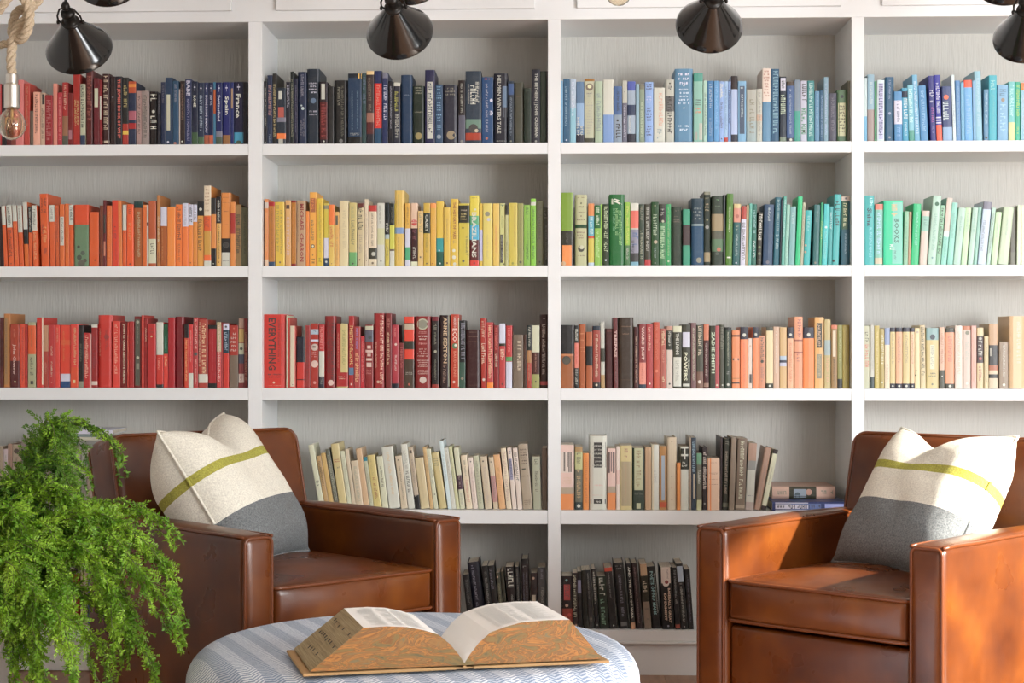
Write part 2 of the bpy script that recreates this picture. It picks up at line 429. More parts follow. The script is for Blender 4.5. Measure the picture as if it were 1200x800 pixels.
('A2', 145, 210, 7.273, 728, '''
-11 21 218 e61 b0-41:ddd c50-45-10:822
25 82 215 f61 s4-18:832:50:40 s30-60:fa6:50:44 c50-96-12:822
84 162 190 b62 b0-10:144 s20-90:875:20:14 s16-88:cb9:55:30
164 196 220 e72 b0-4:f94
198 209 222 ddd b28-34:322
212 274 186 c63 b58-95:ddc s65-85:776:50:50
283 308 136 c84 s30-66:edc:50:60 s80-95:a43
312 368 236 b62 b0-32:dde s36-90:d95:30:20
370 440 236 f93 s20-90:fa5:50:20
442 499 216 f82 s4-58:633:50:50 s60-94:b63:50:34
501 550 205 f83 b0-37:dde s5-34:bbc:50:34
552 588 215 f93 b0-34:dde s4-32:444:50:66 c50-94-14:722
590 624 216 e93 b0-28:dde s4-26:666:50:50 c50-94-14:722
626 681 190 ea4 b0-22:222 c50-12-24:ddd s26-82:322:42:56
684 744 56 e93 b0-37:edc h4-34:ca8:7 b38-56:e61 s39-55:c42:45:50 b56-86:da4 b86-93:f72 b93-100:ddd
746 786 160 e94 b0-24:333 b74-100:222 c50-96-12:ddd
789 828 150 eb6 b0-38:211 s5-36:ddd:50:50 s42-90:443:50:40 c50-94-14:543
830 908 115 e94 h6-8:b63:1 h13-15:b63:1 h25-27:b63:1 h43-45:b63:1 b62-81:222 c50-71-34:444 c50-71-26:222 b81-100:ddd h92-94:888:1
910 951 196 e94 b17-49:b32
953 1001 216 a85 s16-80:222:50:60
1003 1058 240 775 s10-80:443:50:30
'''),
('B2', 300, 210, 6.857, 684, '''
42 55 172 411
58 100 160 e95 b5-14:dcc b90-99:ecb s20-80:eb8
102 152 185 c83 b0-6:b22 s10-88:a62:50:30 b93-100:357
155 232 184 ec4 -4 s5-80:a95:30:26 s10-85:a95:68:26 c50-94-10:865
235 280 170 eb7 r15-75-7-13:532 t25-85:ecc:SCOTT_ISLAND:50:50
282 322 172 c82 b0-3:922 s10-90:e95:50:34 b96-100:922
325 398 172 ca8 t5-93:a22:MICHAEL_CHABON:58:46 s5-90:744:15:10
400 427 256 f93 s20-60:fa5
430 488 105 fb4 r10-80-8-27:b62 s9-26:f94:45:40 s38-66:875:45:36 c45-73-26:222 c45-73-16:eed c45-85-8:222 s90-98:332
490 540 155 ec3 s8-80:ba4:50:30 s88-96:a93
543 584 195 dc4 b3-9:998 b55-87:dde b87-100:357 c50-93-22:eee
587 629 205 ec6 b0-33:f83 s36-72:d73:50:60 c50-96-10:632
632 668 262 eb6 r20-70-7-24:665 s40-90:ca6
670 744 173 edb s15-75:dca:50:30
748 810 190 dc8 s6-28:bb8:50:44 s28-68:886:50:44 b78-100:7b7 c50-96-12:332
814 868 195 dca b0-7:732 s7-44:443:50:66 s50-80:ba9 c35-90-12:322
872 901 160 edc s20-90:cba c50-92-12:443
904 970 210 edc b0-10:c32 s14-68:875:45:24 b70-88:443 c60-80-26:ccc c50-95-14:875
973 1034 192 ddd s4-36:998:40:26 b40-66:ddb c50-92-12:888
1037 1072 190 dc5 b0-28:122 b28-50:222 s32-48:eee:50:60 b50-57:bcc s65-90:776
1075 1112 195 dd5 b0-35:122 s5-32:776 b73-76:765 b76-100:ddd
1114 1194 92 ec6 H s5-45:aa7:40:10 b49-57:8ad s62-94:a96:40:12
'''),
('B2', 470, 210, 6.857, 684, '''
33 75 195 eb4 s5-36:a84:50:30 b40-70:dde b70-90:5b8 b90-100:dde
78 134 192 ecb c50-31-46:d32 s27-35:ecc:50:40 b40-100:411 s42-60:845:50:50 s70-90:ddd:50:40 b93-100:eed
136 177 255 ec8 s5-40:998:50:50 c50-84-18:665
180 233 192 db4 b16-48:232 t18-46:ddd:CASEY:50:44 s50-80:a94:50:30 c50-96-12:554
236 281 192 eb4 b0-8:fa5 s20-60:fc6:50:30 c40-96-12:b43
283 343 178 ec4 b57-100:3aa b78-100:265 c40-76-12:dde c50-96-12:dee
345 396 228 ec5 s20-60:ca5:50:20 c50-95-14:722
400 459 158 ec4 t5-60:a53:THE_HISTORY_OF_PARIS:50:40 s62-70:ca5 c40-77-22:eee c42-87-26:eee c50-97-22:eee
462 549 195 dc4 b3-31:332 h10-14:cba:1 h16-28:dc8:3 c40-39-8:222 s52-84:775:75:16 c45-92-12:665
552 626 130 ed4 h3-5:665:1 c60-20-12:eee b29-42:6b8 b42-63:4bd b63-92:611 b92-100:e43 t24-88:eee:BRAZILIANS:48:52 c50-96-12:a22
629 656 195 ec4 b42-92:cce
658 735 195 ed7 c48-17-26:998 c60-26-18:dde s50-90:dc8:50:20
737 789 195 ec6 s35-80:e96:50:24
792 836 195 dd9 s2-8:276:50:70 s20-42:bb7 r10-62-50-95:222 s52-92:ccc:35:30 c70-97-14:222
838 863 210 cc9 b0-16:443 s60-90:997
866 935 192 dc5 s5-70:ca5:70:20 c45-96-14:aa3
937 983 195 aa6 s10-90:885:50:30 c50-94-22:554
985 1040 207 9c5 s5-20:574:50:40 s22-90:7a4:60:26 s65-90:463:50:30
1042 1083 158 9d4 b5-10:ddd s14-90:574:50:44 
1085 1143 175 775 s4-60:443:50:46 s62-90:665:50:30 c50-94-14:222
1145 1180 230 443 s5-20:887:50:60 s30-90:999:60:26
'''),
('C2', 650, 210, 6.667, 666, '''
50 142 105 8a3 b52-100:332 r10-90-72-100:f93 s55-70:777:50:12 c20-97-26:db9
160 252 122 cca H h3-6:876:1 c50-12-8:775 h16-20:876:1 h24-26:876:1 c50-30-6:876 h34-38:876:1 b42-47:253 h52-64:987:3 c50-76-28:443 c55-74-18:ddc h85-88:987:1
262 310 190 dc5 b0-20:e95 b20-52:6bc s22-50:dee:50:50 b52-56:d53 b95-100:cde
312 358 205 273 s3-36:ded:50:56 b38-100:9c5 s42-90:cea:50:56
360 372 195 ad5
375 423 195 342 s4-80:cdb:50:56 c50-91-16:dde
425 546 120 173 H t6-14:eee:R:50:70 s20-72:9d8:72:18 s20-60:9c8:50:20 s20-54:7b8:30:16 
549 590 180 9c4 s6-66:dd6:50:50 b68-100:585 s72-92:ccc
592 656 188 99a b0-12:ddd b12-40:e76 b40-42:ccc s44-76:57a:60:70 s60-80:333:30:30 b80-94:444 b94-100:8bc
660 700 195 454 s4-30:998:50:50 s40-92:bba:50:50
703 750 195 443 s5-80:ccc:50:50 b90-100:c44
755 813 178 252 c50-6-10:bb9 s20-56:cdc:50:50 c58-63-26:cba s72-90:abb:50:26 c50-96-10:999
817 868 195 485 b0-6:443 b6-30:211 s8-22:ccc:50:50 c55-28-20:ccb s34-94:cec:50:56
870 909 195 3a6 s5-90:ac9:50:30 c50-93-20:ddc
915 990 215 343 H h6-10:876:1 h16-18:876:1 h22-28:876:2
1000 1060 235 4a8 H b28-64:544
1068 1166 150 245 H h14-34:788:4 b38-41:9aa b41-100:257 c60-92-22:998
'''),
('C2', 825, 210, 6.667, 678, '''
0 50 98 232 H b0-4:998 h8-12:775:1 h16-28:ba8:3 c50-38-18:885 c50-48-30:999 b82-95:a97
60 152 132 343 H s5-10:6a6:50:26 h14-16:686:1 b26-50:a97 b50-62:665 b62-80:686 c60-77-18:c75 c45-83-14:454
155 165 120 556
168 218 114 582 12 s18-55:dec:50:26 r20-80-88-90:eee
222 278 194 266 12 b0-7:dc9 b7-30:d98 c50-20-26:b65 s36-46:aba s50-86:bcc:50:28 c50-96-12:dde
282 320 212 dde 12 b0-22:b43 s28-95:443:55:60
322 344 200 ba8 12
346 368 190 6ba 10 s10-90:9ca
371 406 196 276 8 s10-50:9cc:50:60 s60-90:dee:50:50
411 446 260 332 14 s4-55:eee:50:76 c50-66-30:785 c50-78-34:786 c50-90-20:998
458 535 198 357 14 s6-28:cdd:50:22 c50-95-18:778
540 589 142 378 18 H s4-50:9bb:50:40 s55-80:bdd
592 602 160 234 14
604 626 135 6ba 20 s5-60:cee
628 656 200 9cb 20 s10-90:bed
662 708 215 8bb 14 s10-30:bdd
712 748 136 1c8 24
752 775 182 bba 20 s5-90:886
778 826 245 3bb 18 c20-64-26:dba c20-76-24:dba s10-40:9dd
850 898 200 377 12 s10-30:9bb:50:20 c40-96-18:998
900 918 182 2a7 16 s30-60:cd8
920 961 195 4cc 20 c50-38-24:dee s45-92:8dd:50:40
965 998 215 3aa 14 s10-40:cee
1000 1050 120 4bb 20 s10-48:122:50:70 c20-94-26:122
1068 1141 135 267 4 b0-7:dcc c50-3-12:777 r8-75-7-48:264 s10-46:eec:42:36 s54-84:9bc:50:18
'''),
('D2', 1005, 210, 6.154, 627, '''
50 120 118 4bb s4-18:cff:70:36 t18-44:245:Shina:50:50 s46-90:8de:60:26
125 182 180 8cb 3 b0-9:e87 s14-84:bdf:50:50 b88-98:dcb
185 325 155 3da 2 r45-98-3-98:8dc s6-30:ec9:55:30 t28-66:487:BOOKS:68:26 s68-82:dee:45:26 s78-92:465:60:10
330 362 232 9ca 10 s20-90:7b9:50:40
364 381 235 b97 10
385 442 178 2c8 20 s14-70:8dc:50:30
445 498 230 dcc 22 b10-38:9cb s16-30:7a9
503 562 122 bdc 42 c52-12-26:275 s25-80:9cb:50:40 c50-90-12:7aa
566 598 190 9ca 36 s5-86:354:50:66
600 641 138 9dc 46 b0-50:dcc b50-58:dee s60-90:7cb
645 686 172 9dc 36 s15-60:8cb:50:50
690 742 210 bdc 40 s15-45:9cb:50:34 
748 790 208 cec 34 s10-45:acb:50:40
794 832 208 bdc 38 s10-45:9cb:50:40
836 860 205 9cb 36
866 926 166 cde 44 b0-12:889 s30-80:9ab:30:30
930 956 208 bdc 42 s10-80:788:50:40
962 1006 240 cec 36 s20-50:acb:50:30
1012 1086 206 cdc 42 s20-50:acb:50:20
1095 1142 200 665 H b78-100:776
1150 1179 188 ded 6
1181 1204 190 eed
'''),
('A3', 0, 355, 7.273, 711, '''
0 28 125 622 b30-70:511
30 86 92 c84 r8-66-5-96:b84 s6-90:765:35:24
88 165 180 b42 b58-100:622 s8-24:e97:50:20 t32-80:ecc:John_Cheever:45:40 c55-91-10:eda
168 216 180 e53 s5-90:b32:50:30
218 233 180 b22
235 303 164 bb9 b5-49:e62 s10-40:b63:50:20 s54-82:665:50:36 r35-70-90-95:222
312 370 125 d32 r80-98-0-96:edc s10-90:e54:40:20
372 410 190 b43 b0-42:c97 s60-80:d87
412 468 185 c33 s34-50:edc:50:26 s58-84:eed:50:24 c50-92-10:e98
470 508 188 e43 s4-30:ea8:50:30
511 598 188 e42 s10-60:e83:35:16 b24-32:e63 b78-90:dde b90-100:258
600 667 182 e43 s4-66:ec9:60:30 b68-100:e52 r35-65-88-93:eda
670 710 190 211 s30-60:776 b90-100:998
713 765 254 c22 s5-86:fcb:50:50
767 778 262 ebb
780 830 182 a22 b0-5:ddd b90-96:dcc s20-70:934
832 956 104 d32 H s18-58:fba:12:12 c60-30-18:a22 s20-50:b22:60:20
959 1022 155 e43 s4-80:fba:45:40 
1022 1086 165 811 t3-94:edc:JOHN_LE_CARRE_ABSOLUTE_FRIENDS:50:36
'''),
('A3', 145, 355, 7.273, 709, '''
27 41 165 d43 s20-80:fb9
43 85 158 b22
88 148 114 822 r12-80-4-97:554 c50-8-22:bba s14-40:998:50:20 c50-58-22:ccb r30-70-66-74:998
152 171 105 d43
173 202 130 a22 s12-34:ecb:50:50
204 274 176 c22 c50-20-12:eda s5-16:a11
277 336 165 d32 b0-50:ddd s55-75:fa9:40:34 b95-100:333
338 376 180 e43 b0-47:264 s20-44:5a9:50:40 s50-68:fda:50:50
378 434 124 b12
437 514 117 812 H
517 552 180 d42 b0-22:211 s25-90:fc8:50:40
555 592 183 d33 s10-60:fbb:50:30 b77-100:ddd
597 632 124 c44 s3-46:fcc:50:60 c50-52-44:355 s60-95:fcc
636 715 142 b43 s4-70:edc:15:20 s4-80:fdb:60:40 b80-93:ddd
718 791 188 b12 b0-6:222 s10-85:e88:50:10 b93-100:222
794 830 164 d44 b0-45:cb9 s5-92:fdd:50:60
832 845 190 c55
848 896 175 d32 b0-10:dde c50-5-20:333 b10-46:245 s14-44:bcd:50:50
900 976 190 b32 h12-45:dbb:5 b48-100:876 c50-5-10:d76
979 1026 130 944 b0-14:b98 b15-35:ca6 b36-52:ccb c50-44-28:443 b52-65:556 b80-93:dcc s81-92:a55
1028 1055 135 933 s20-90:c97:50:60
'''),
('B3', 300, 355, 6.857, 673, '''
50 243 92 d32 H t5-76:411:EVERYTHING:38:34 s8-66:722:68:8 s12-72:722:82:6 h81-88:612:2 c46-93-5:edc h97-98:edc:1
245 252 100 ddc
254 270 118 c43
272 318 184 d54 r8-85-0-98:edc c50-95-8:333
325 388 272 d32 b0-50:223 b83-85:622
392 435 180 a33 r0-12-0-60:edc s10-90:822:50:40
438 504 165 b32 b9-17:bcd s10-16:346:50:30 b25-28:dde c50-37-44:dcc s35-39:622:50:50 h44-54:d99:3 c50-63-44:ecc c50-92-18:e99
507 549 174 c33 s4-40:e99:50:60 b42-82:ddd b82-100:334 s84-98:999
552 642 105 922 H s8-80:611:35:26 s8-90:511:72:30 c55-93-26:ecc
646 740 165 b22 r36-98-0-76:dc8 s10-68:aa6:64:26 s14-70:e98:15:12 h82-88:ecb:2 b98-100:cb8
745 786 104 b22 s14-70:ec8:50:66 b72-82:68a c50-95-20:ecc
788 838 190 b44 s3-40:98c:50:40 s44-92:fc9:50:56
841 873 266 c23 s10-90:e88
876 942 175 922 b2-8:ccb b9-27:667 c60-20-22:344 r28-72-33-38:ecc r5-95-40-44:ecc r28-72-46-50:ecc r15-85-53-57:ecc r20-80-60-67:ecc h72-80:d88:2
948 1036 84 a22 H s3-96:fcb:72:30 s38-74:fcb:20:16 c40-92-14:dba
1041 1090 84 822 s26-70:edb:45:40 s5-20:c87
1092 1145 176 b34 c60-31-20:edd s5-20:e99:50:24 s48-75:edd:60:30 b93-100:223
1148 1190 320 822 s10-60:c66
'''),
('B3', 470, 355, 6.857, 683, '''
25 105 110 543 b0-9:e42 b10-18:cba b18-34:e42 b36-45:332 s37-44:ccb:50:60 b46-60:e42 h78-82:ccc:2 c50-95-12:c53
112 241 107 922 H c48-11-36:ccb c48-11-28:998 h21-25:d99:2 h27-35:edd:2 h37-42:d99:1 h45-58:dbb:4 h61-72:dbb:4 h75-82:dbb:3 c50-89-22:dcc
247 302 110 211 b0-6:823 s10-20:998 s22-40:998:50:28 c50-49-22:bba s60-90:887:50:28 b95-100:a32
310 388 98 311 H t3-66:eca:ANNE_SEXTON:58:40 s68-94:a87:50:30 r92-100-0-98:ccb
398 466 92 c42 t3-18:ecc:UMBERTO:50:30 t19-37:fdd:ECO:50:56 c50-43-34:585 c60-42-16:eee t50-86:e97:BAUDOLINO:50:30 c40-92-16:ecc r90-100-5-98:ddc
468 516 140 222 s4-60:99a:60:60 b62-100:465 c50-86-24:a98
520 642 214 411 H h4-6:865:1 h12-14:865:1 h20-21:865:1 h95-96:743:1
645 686 124 b32 -8 s4-30:ecb:50:50 s36-68:edc:50:70 c50-88-28:ddd
690 742 155 c44 -4 s5-90:fdb:50:44 b92-100:f92
745 785 180 922 s4-40:e76:50:50 s46-68:edc:50:50
788 838 165 c44 b0-31:dde b31-35:332 s40-58:fdc:50:60 c50-94-14:511
842 892 182 c33 s4-44:f99:50:34 b50-57:6a6 b58-100:dde
898 985 255 876 s12-70:edc:60:36 s10-66:543:30:16
986 1006 255 532
1009 1048 180 b43 b0-40:122 s3-36:ccc:60:50 b40-60:b85 s62-90:c86
1050 1112 180 521 b0-43:ddc b78-100:aa6 s44-76:b87:50:20 c50-90-12:322
1115 1178 92 421 H h5-8:cbb:1 s14-84:dcc:50:40 b91-96:c55
'''),
('C3', 650, 355, 6.667, 661, '''
48 150 172 a63 b0-46:222 c42-56-34:222 c42-56-28:443 b46-49:c85
155 186 175 111 s6-28:eee:50:60 b28-68:e87 s34-62:c54:50:40 s70-96:ccc:50:60
190 242 167 b63 H h14-17:ea7:1 h24-27:ea7:1 h36-38:ea7:1 h42-44:ea7:1 h94-95:ea7:1
245 295 226 b63 b25-60:222
298 356 180 a43 b0-7:234 s12-84:edc:50:34 b91-100:222 c50-95-16:edc
362 393 150 ccc -4 b40-60:443 b80-100:b96
397 461 200 522 H h4-6:a54:1 h12-14:a54:1 h90-91:a54:1
463 496 115 733 -6 t18-56:ecc:TRESPASS:50:60 s60-94:977:50:40
498 616 114 432 H h12-15:864:1 h22-26:864:1 h88-89:864:1
622 656 186 522 s16-94:dba:50:44
660 712 165 944 t4-56:fdd:WARD_JUST:50:52 b60-94:e98 s62-92:c65:50:30 b94-100:345
715 770 165 b44 s5-42:fdc:45:34 c50-93-14:fee
772 820 150 c53 s5-60:d75 c50-74-26:e86
825 871 200 b65 s5-30:edb:50:50 s36-60:d98 s80-94:edb
873 921 182 dcc b0-7:c98 b7-38:332 s9-36:ddd:50:40 c50-93-16:333
923 992 180 443 b0-10:ddc t12-46:ddd:THE_LIVING:50:36 r6-94-50-97:ddd s54-90:bbb:50:40
995 1062 168 443 r6-94-12-36:dde t44-88:eed:POWERS:40:46 s56-70:eed:80:16 r10-90-93-97:ddd
1065 1105 155 866 s8-90:ccb:50:36
1108 1162 172 554 s2-50:edc:50:50 b74-100:865 c45-90-26:edd
'''),
('C3', 825, 355, 6.667, 672, '''
-2 40 166 511 b0-25:d86 s30-84:cbb:50:40 b92-98:a87
42 120 178 443 r60-100-0-100:b23 t10-76:ded:ZADIE_SMITH:36:34 c75-95-10:edc
122 158 170 554 s4-40:887:50:60 c60-95-18:ccc
162 216 190 343 b0-4:111 s8-64:ccb:50:20 s72-80:aaa c50-94-20:ddd
218 279 214 e96 b8-11:433 c20-50-14:433 c80-50-14:433 c50-50-24:fa8 b82-84:c85 b90-92:433
285 344 188 f96 b0-20:334 c50-13-24:ddd s26-90:e86:50:30
346 379 275 edd c50-16-24:ecb r30-80-72-90:333
382 426 188 f96 b0-18:334 c50-12-24:ddd
428 481 255 d97 s4-50:765:50:50 c50-49-24:443 s60-90:b87
485 540 188 edb b0-6:554 b92-100:443 c50-96-16:ddd
542 589 185 dba s8-90:eee:50:20
592 646 190 db8 b47-54:bcd b54-58:445 b58-64:ccd
652 702 190 eb9 b0-18:334 c50-12-22:ddd s26-90:e97
705 770 108 ea8 b32-34:a65 b49-51:a65 s4-30:b66:60:44 s52-66:b77
775 861 190 f95 b0-18:334 c50-12-16:ddd s26-90:e84:50:10
865 938 112 eb7 r22-80-8-43:443 s9-42:dba:50:34 r25-76-52-86:998 s53-85:cb9:50:30
940 990 128 cb8 b30-52:abb s56-92:eb9
993 1041 172 a85 b0-6:d86 r25-72-9-50:edc s54-90:653:50:34
1043 1080 172 995 s10-60:cc9:50:30 b85-100:333
1083 1136 172 ba5 s10-80:a84:50:10
'''),
('D3', 1005, 355, 6.154, 623, '''
45 90 165 ccb s10-30:776:50:60 s30-70:d87:50:60
92 119 160 ccc s10-70:bbb b82-100:455
122 158 164 cb6 s10-90:eda:50:40
160 193 186 ba6 s10-60:eed:50:60 c50-90-20:eed
195 232 180 edc b0-28:9ac s60-92:cba
234 272 178 dc9 b0-7:334 s10-60:ba8 b92-100:334 c50-96-18:ddd
274 323 178 eb9 b0-7:334 s12-60:c98 b92-100:334 c50-96-18:ddd
326 377 178 dc9 b0-7:334 s12-60:ba8 b92-100:334 c50-96-18:ddd
380 411 178 eca b0-7:334 s12-60:c98 b92-100:334 c50-96-18:ddd
413 450 180 edb c50-7-24:cba c15-78-18:333 c25-70-10:333
453 492 160 dca -6 s3-82:665:50:60
497 586 180 dc9 b0-20:9bb c50-15-22:456 r30-66-28-68:eed s30-66:bbb:48:26 h74-83:887:2 c48-93-8:887
590 628 175 dba s10-60:c87 b70-100:554 c50-80-14:ddd
632 698 182 ea8 b0-7:443 s14-60:d87 b92-100:443 c50-96-16:ddd
702 756 164 edd s10-80:ecb:50:36
760 816 166 dcc b0-6:c86 c55-11-26:998 s24-60:ccc c50-92-16:eee
820 856 165 ebb s10-90:dba
862 910 178 dca b14-58:544 c50-18-24:bbb s22-48:ccc:50:60 c50-51-24:c66 s64-90:b77
915 946 240 dca s10-90:bb9
948 1014 150 dcb b0-33:ca8 b33-64:444 r10-34-38-50:bbb b64-72:b75 b78-84:333
1022 1089 280 a98 s8-76:ddd:50:24 c50-92-16:eee
1096 1206 95 eca H s8-66:ddd:58:22
'''),
('A4', 0, 480, 5.714, 676, '''
0 20 246 ba9
22 49 264 dcd s10-80:bbb
50 79 230 b98 s10-80:988
81 140 236 ba9 c45-10-30:543 s20-50:876:50:30
143 173 206 988 s10-60:bba
177 208 188 ba9 s10-80:988
212 270 250 cdc
274 318 246 bba s20-80:888
322 368 250 a99
372 418 240 bcb s20-80:999
422 450 246 ccb
454 482 250 755
485 540 246 aa9 s20-80:776
544 580 258 bbb s20-80:998
584 628 262 cbb
'''),
('A5', 0, 640, 4.0, 392, '''
10 60 140 334
64 110 120 c95
114 150 132 ddc
154 196 118 355
200 238 130 b54
242 280 140 99a
284 330 112 733
334 372 130 b32 s10-80:ecc
376 410 122 dcb
414 440 126 47a s10-80:cde
444 476 118 568
480 520 130 222
'''),
('B4', 350, 505, 8.0, 744, '''
197 247 135 ddc -108 s55-66:443:50:50
249 290 238 ca7 -84 s10-60:653:50:50
292 338 212 db7 -86
345 382 172 776 -94 s10-90:bba:50:60
385 461 124 dc9 -86 h24-30:b54:2 h36-40:776:1
464 506 190 ddc -76 s10-80:ccb
509 542 172 dcb -76
544 611 282 dcb -56 s10-90:bba:50:40
613 669 168 db9 -80
672 706 246 ccb -66 b0-8:289 s20-90:998:50:30
708 780 230 dc8 -66 s42-84:a63:50:40 s8-40:cb7:40:30
784 842 240 ddc -56 s20-60:443:50:34
850 956 155 ddd -76 s10-80:ec9:50:22
962 1026 236 dcb -60 c40-8-10:443 s20-88:776:50:20
1030 1092 126 ddd -76 s42-80:443:50:44 s10-40:bbb
1096 1142 155 cba -72 r20-70-5-10:543 s20-60:988:50:30 b78-100:222 s64-84:dcc:50:50
'''),
('B4', 495, 505, 8.0, 744, '''
-12 70 256 dca -60 s10-80:cb9:50:12
74 106 152 db8 -72 s10-80:ca7
110 150 170 ddc -74 s10-60:bbb c60-76-14:443
162 236 206 dc9 -80 H h10-26:997:4
240 276 95 dee -82 s20-60:bcc
278 318 160 ddd -76 s10-60:bbb c50-5-10:555
320 351 145 ddb -76 s5-60:aa9
355 402 160 ddc -64 b45-68:534 s47-66:cbb:50:40 s75-95:bbb
413 472 230 edc -56 s10-40:998:50:26 s46-90:d98:50:36
476 522 250 edd -50 c50-8-14:444 s20-90:caa:50:30
525 577 234 ccb -50 s10-90:998:50:40
590 656 242 dcb -52 c40-9-12:443 s20-90:cbb:50:30
668 713 248 dcb -48 c40-9-14:443 b36-86:c99 s38-80:988:50:40
722 783 226 eb8 -58 s20-80:da6
790 838 164 edc -56 s5-90:caa:50:50
845 887 160 edd -52 s5-12:557 r10-80-18-52:99b s19-51:335:50:50
893 938 160 edd -48 s8-54:444:50:56
944 1034 128 ba9 -48 h7-33:654:6 r20-60-37-39:443 h48-52:876:1 h86-94:876:3
1040 1116 242 bba -14 s5-18:554:50:40 s28-70:665:50:34
1122 1170 160 876
'''),
('C4', 650, 500, 7.059, 680, '''
45 160 150 ecc r5-85-11-43:edd r22-34-11-41:322 r48-56-11-34:877 r60-68-11-42:433 r74-82-11-42:322 h50-62:ecb:3 b66-76:ba9 b76-100:e95
168 231 165 cc9 b0-8:b96 s10-30:776:50:56 b36-88:776 s38-84:db8:50:50 b88-100:344 c50-94-24:ddd
235 283 220 e94 s10-90:c73
289 432 75 ddd H r6-94-9-43:111 w11-43:ccc:ANNALS/OF_THE/FORMER/WORLD/JOHN/MCPHEE r6-94-86-92:111 w87-92:eee:FSG h66-70:ecc:1 h80-82:ecc:1
436 506 180 ecc r5-30-6-40:322 r40-55-6-38:877 r66-88-6-40:322 b62-72:ba9 b72-100:e95
510 540 162 edd b38-60:ecc
542 641 155 dc9 r6-94-25-94:ba8 s5-20:b87:50:30 s30-90:c97:50:6
646 743 176 343 r14-86-0-68:cca s4-66:a97:50:40 h72-76:887:2 r32-68-89-98:cca
748 799 170 ca8 s5-90:b97:60:20
803 864 148 ddd r0-25-0-100:edb s40-60:ccc
867 928 160 b84 r28-74-15-85:abc b88-96:c52
931 1009 88 dcb H s15-70:cbb:50:8 c50-6-6:443 c50-54-6:443 c50-70-6:c54 c50-86-6:443
1012 1041 298 e94
1043 1110 165 ddd b3-36:332 r5-95-12-15:ddd r40-60-3-20:ddd h24-34:ddd:2
1114 1129 85 a98
1131 1170 90 345 s6-48:9bc:50:60 r40-66-50-84:dcb
'''),
('C4', 810, 500, 6.316, 613, '''
40 78 196 776 b0-20:7a8 s30-56:ddd:50:50 b82-100:cca
80 121 152 322 H s8-70:dcc:50:56 c50-90-16:bbb
122 212 234 ecb r0-28-0-100:f94 h8-10:843:1 h28-32:a76:2 h40-41:a76:1 h50-52:a76:1
214 228 76 433 4
229 276 88 332 12 H s4-10:887:50:50 s18-80:a98:50:40 b90-96:776
278 317 80 987 20
325 396 90 876 20 s4-86:ddc:50:40 b93-97:ba9
399 462 124 ccc 26 b0-26:b98 b26-40:999 h78-80:667:1 b88-100:baa
464 512 158 b98 82 H s30-90:988:50:20
515 552 172 ddc 92 b0-7:322 s30-60:998:50:24 b93-100:322
'''),
('B5', 540, 640, 8.425, 826, '''
78 142 280 222 -60 s10-60:666
150 268 165 223 -88 H s5-60:99a:40:20 s62-90:889:40:20
272 330 195 222 -66 s10-90:999:50:40
334 398 195 222 -70 s5-40:889:40:40 s60-90:ddd:40:40
401 440 262 554 -54 c30-8-26:ecb s20-80:bb9:50:40
443 472 250 443 -50
480 560 205 211 -40 s3-42:eee:55:66 s46-66:aaa:60:24
564 602 200 222 -30 s5-90:999:50:40
610 682 125 322 -14 H b0-8:222 s10-14:999:50:60 s20-76:778:30:20 s20-76:778:70:20
690 756 262 322 c40-10-20:dba r15-75-40-54:cba
762 838 208 555 s4-20:99a:50:30 s30-60:aaa:60:40 s62-90:bbb:60:60
'''),
('C5', 650, 645, 7.059, 650, '''
46 62 212 222 s10-90:999
64 150 212 211 -4 c45-8-12:8bb r18-78-16-46:c33 s17-45:844:48:40 b62-100:a43 c45-56-16:dba c30-80-20:e85 c70-74-18:d43
152 196 186 322 -6 s4-80:ddc:45:50 c55-94-22:ecb
200 236 175 222 -14 r0-80-15-38:99b
239 277 164 221 -20
284 324 164 333 -30 s5-50:aaa:45:24 s82-90:bbb
338 370 155 222 -34 s5-60:eee:50:50 c55-94-18:ddd
375 450 214 232 -26 s3-40:ddd:50:60 s44-97:8b9:45:44
456 520 146 222 -46 b0-6:d53 s8-50:999:50:16 c55-95-10:ddd
534 620 104 222 -50 H h4-12:888:2 s18-84:889:50:26 r20-80-90-96:777
634 668 108 222 -40 t5-84:eee:AND_THE_ART_OF_WAR:50:50 b90-100:da8
676 731 106 322 -46 H s6-94:977:50:24
746 802 115 987 -42 b0-18:ca8 b18-58:332 s26-44:dcb:50:56 h68-72:665:1 h84-88:665:1
806 884 136 222 -50 H t8-78:9cc:POETS_OF_NO_MANS:50:34 s12-76:bbb:80:14
892 992 140 111 -20 r6-84-0-26:edd c44-26-28:edd s3-20:988:60:14 c50-24-16:922 t42-86:ecb:EXPERIMENT:34:20 t34-90:ecb:BASEBALL'S_GREAT:68:20 c50-95-8:aab
1000 1040 140 222 -30 s5-60:999:50:40 b92-98:a54
1048 1104 110 222 -46 r10-96-4-28:bcd s30-90:bbb:50:34 c50-96-10:aaa
1108 1152 158 222 -34 s10-90:778:50:30
'''),
]
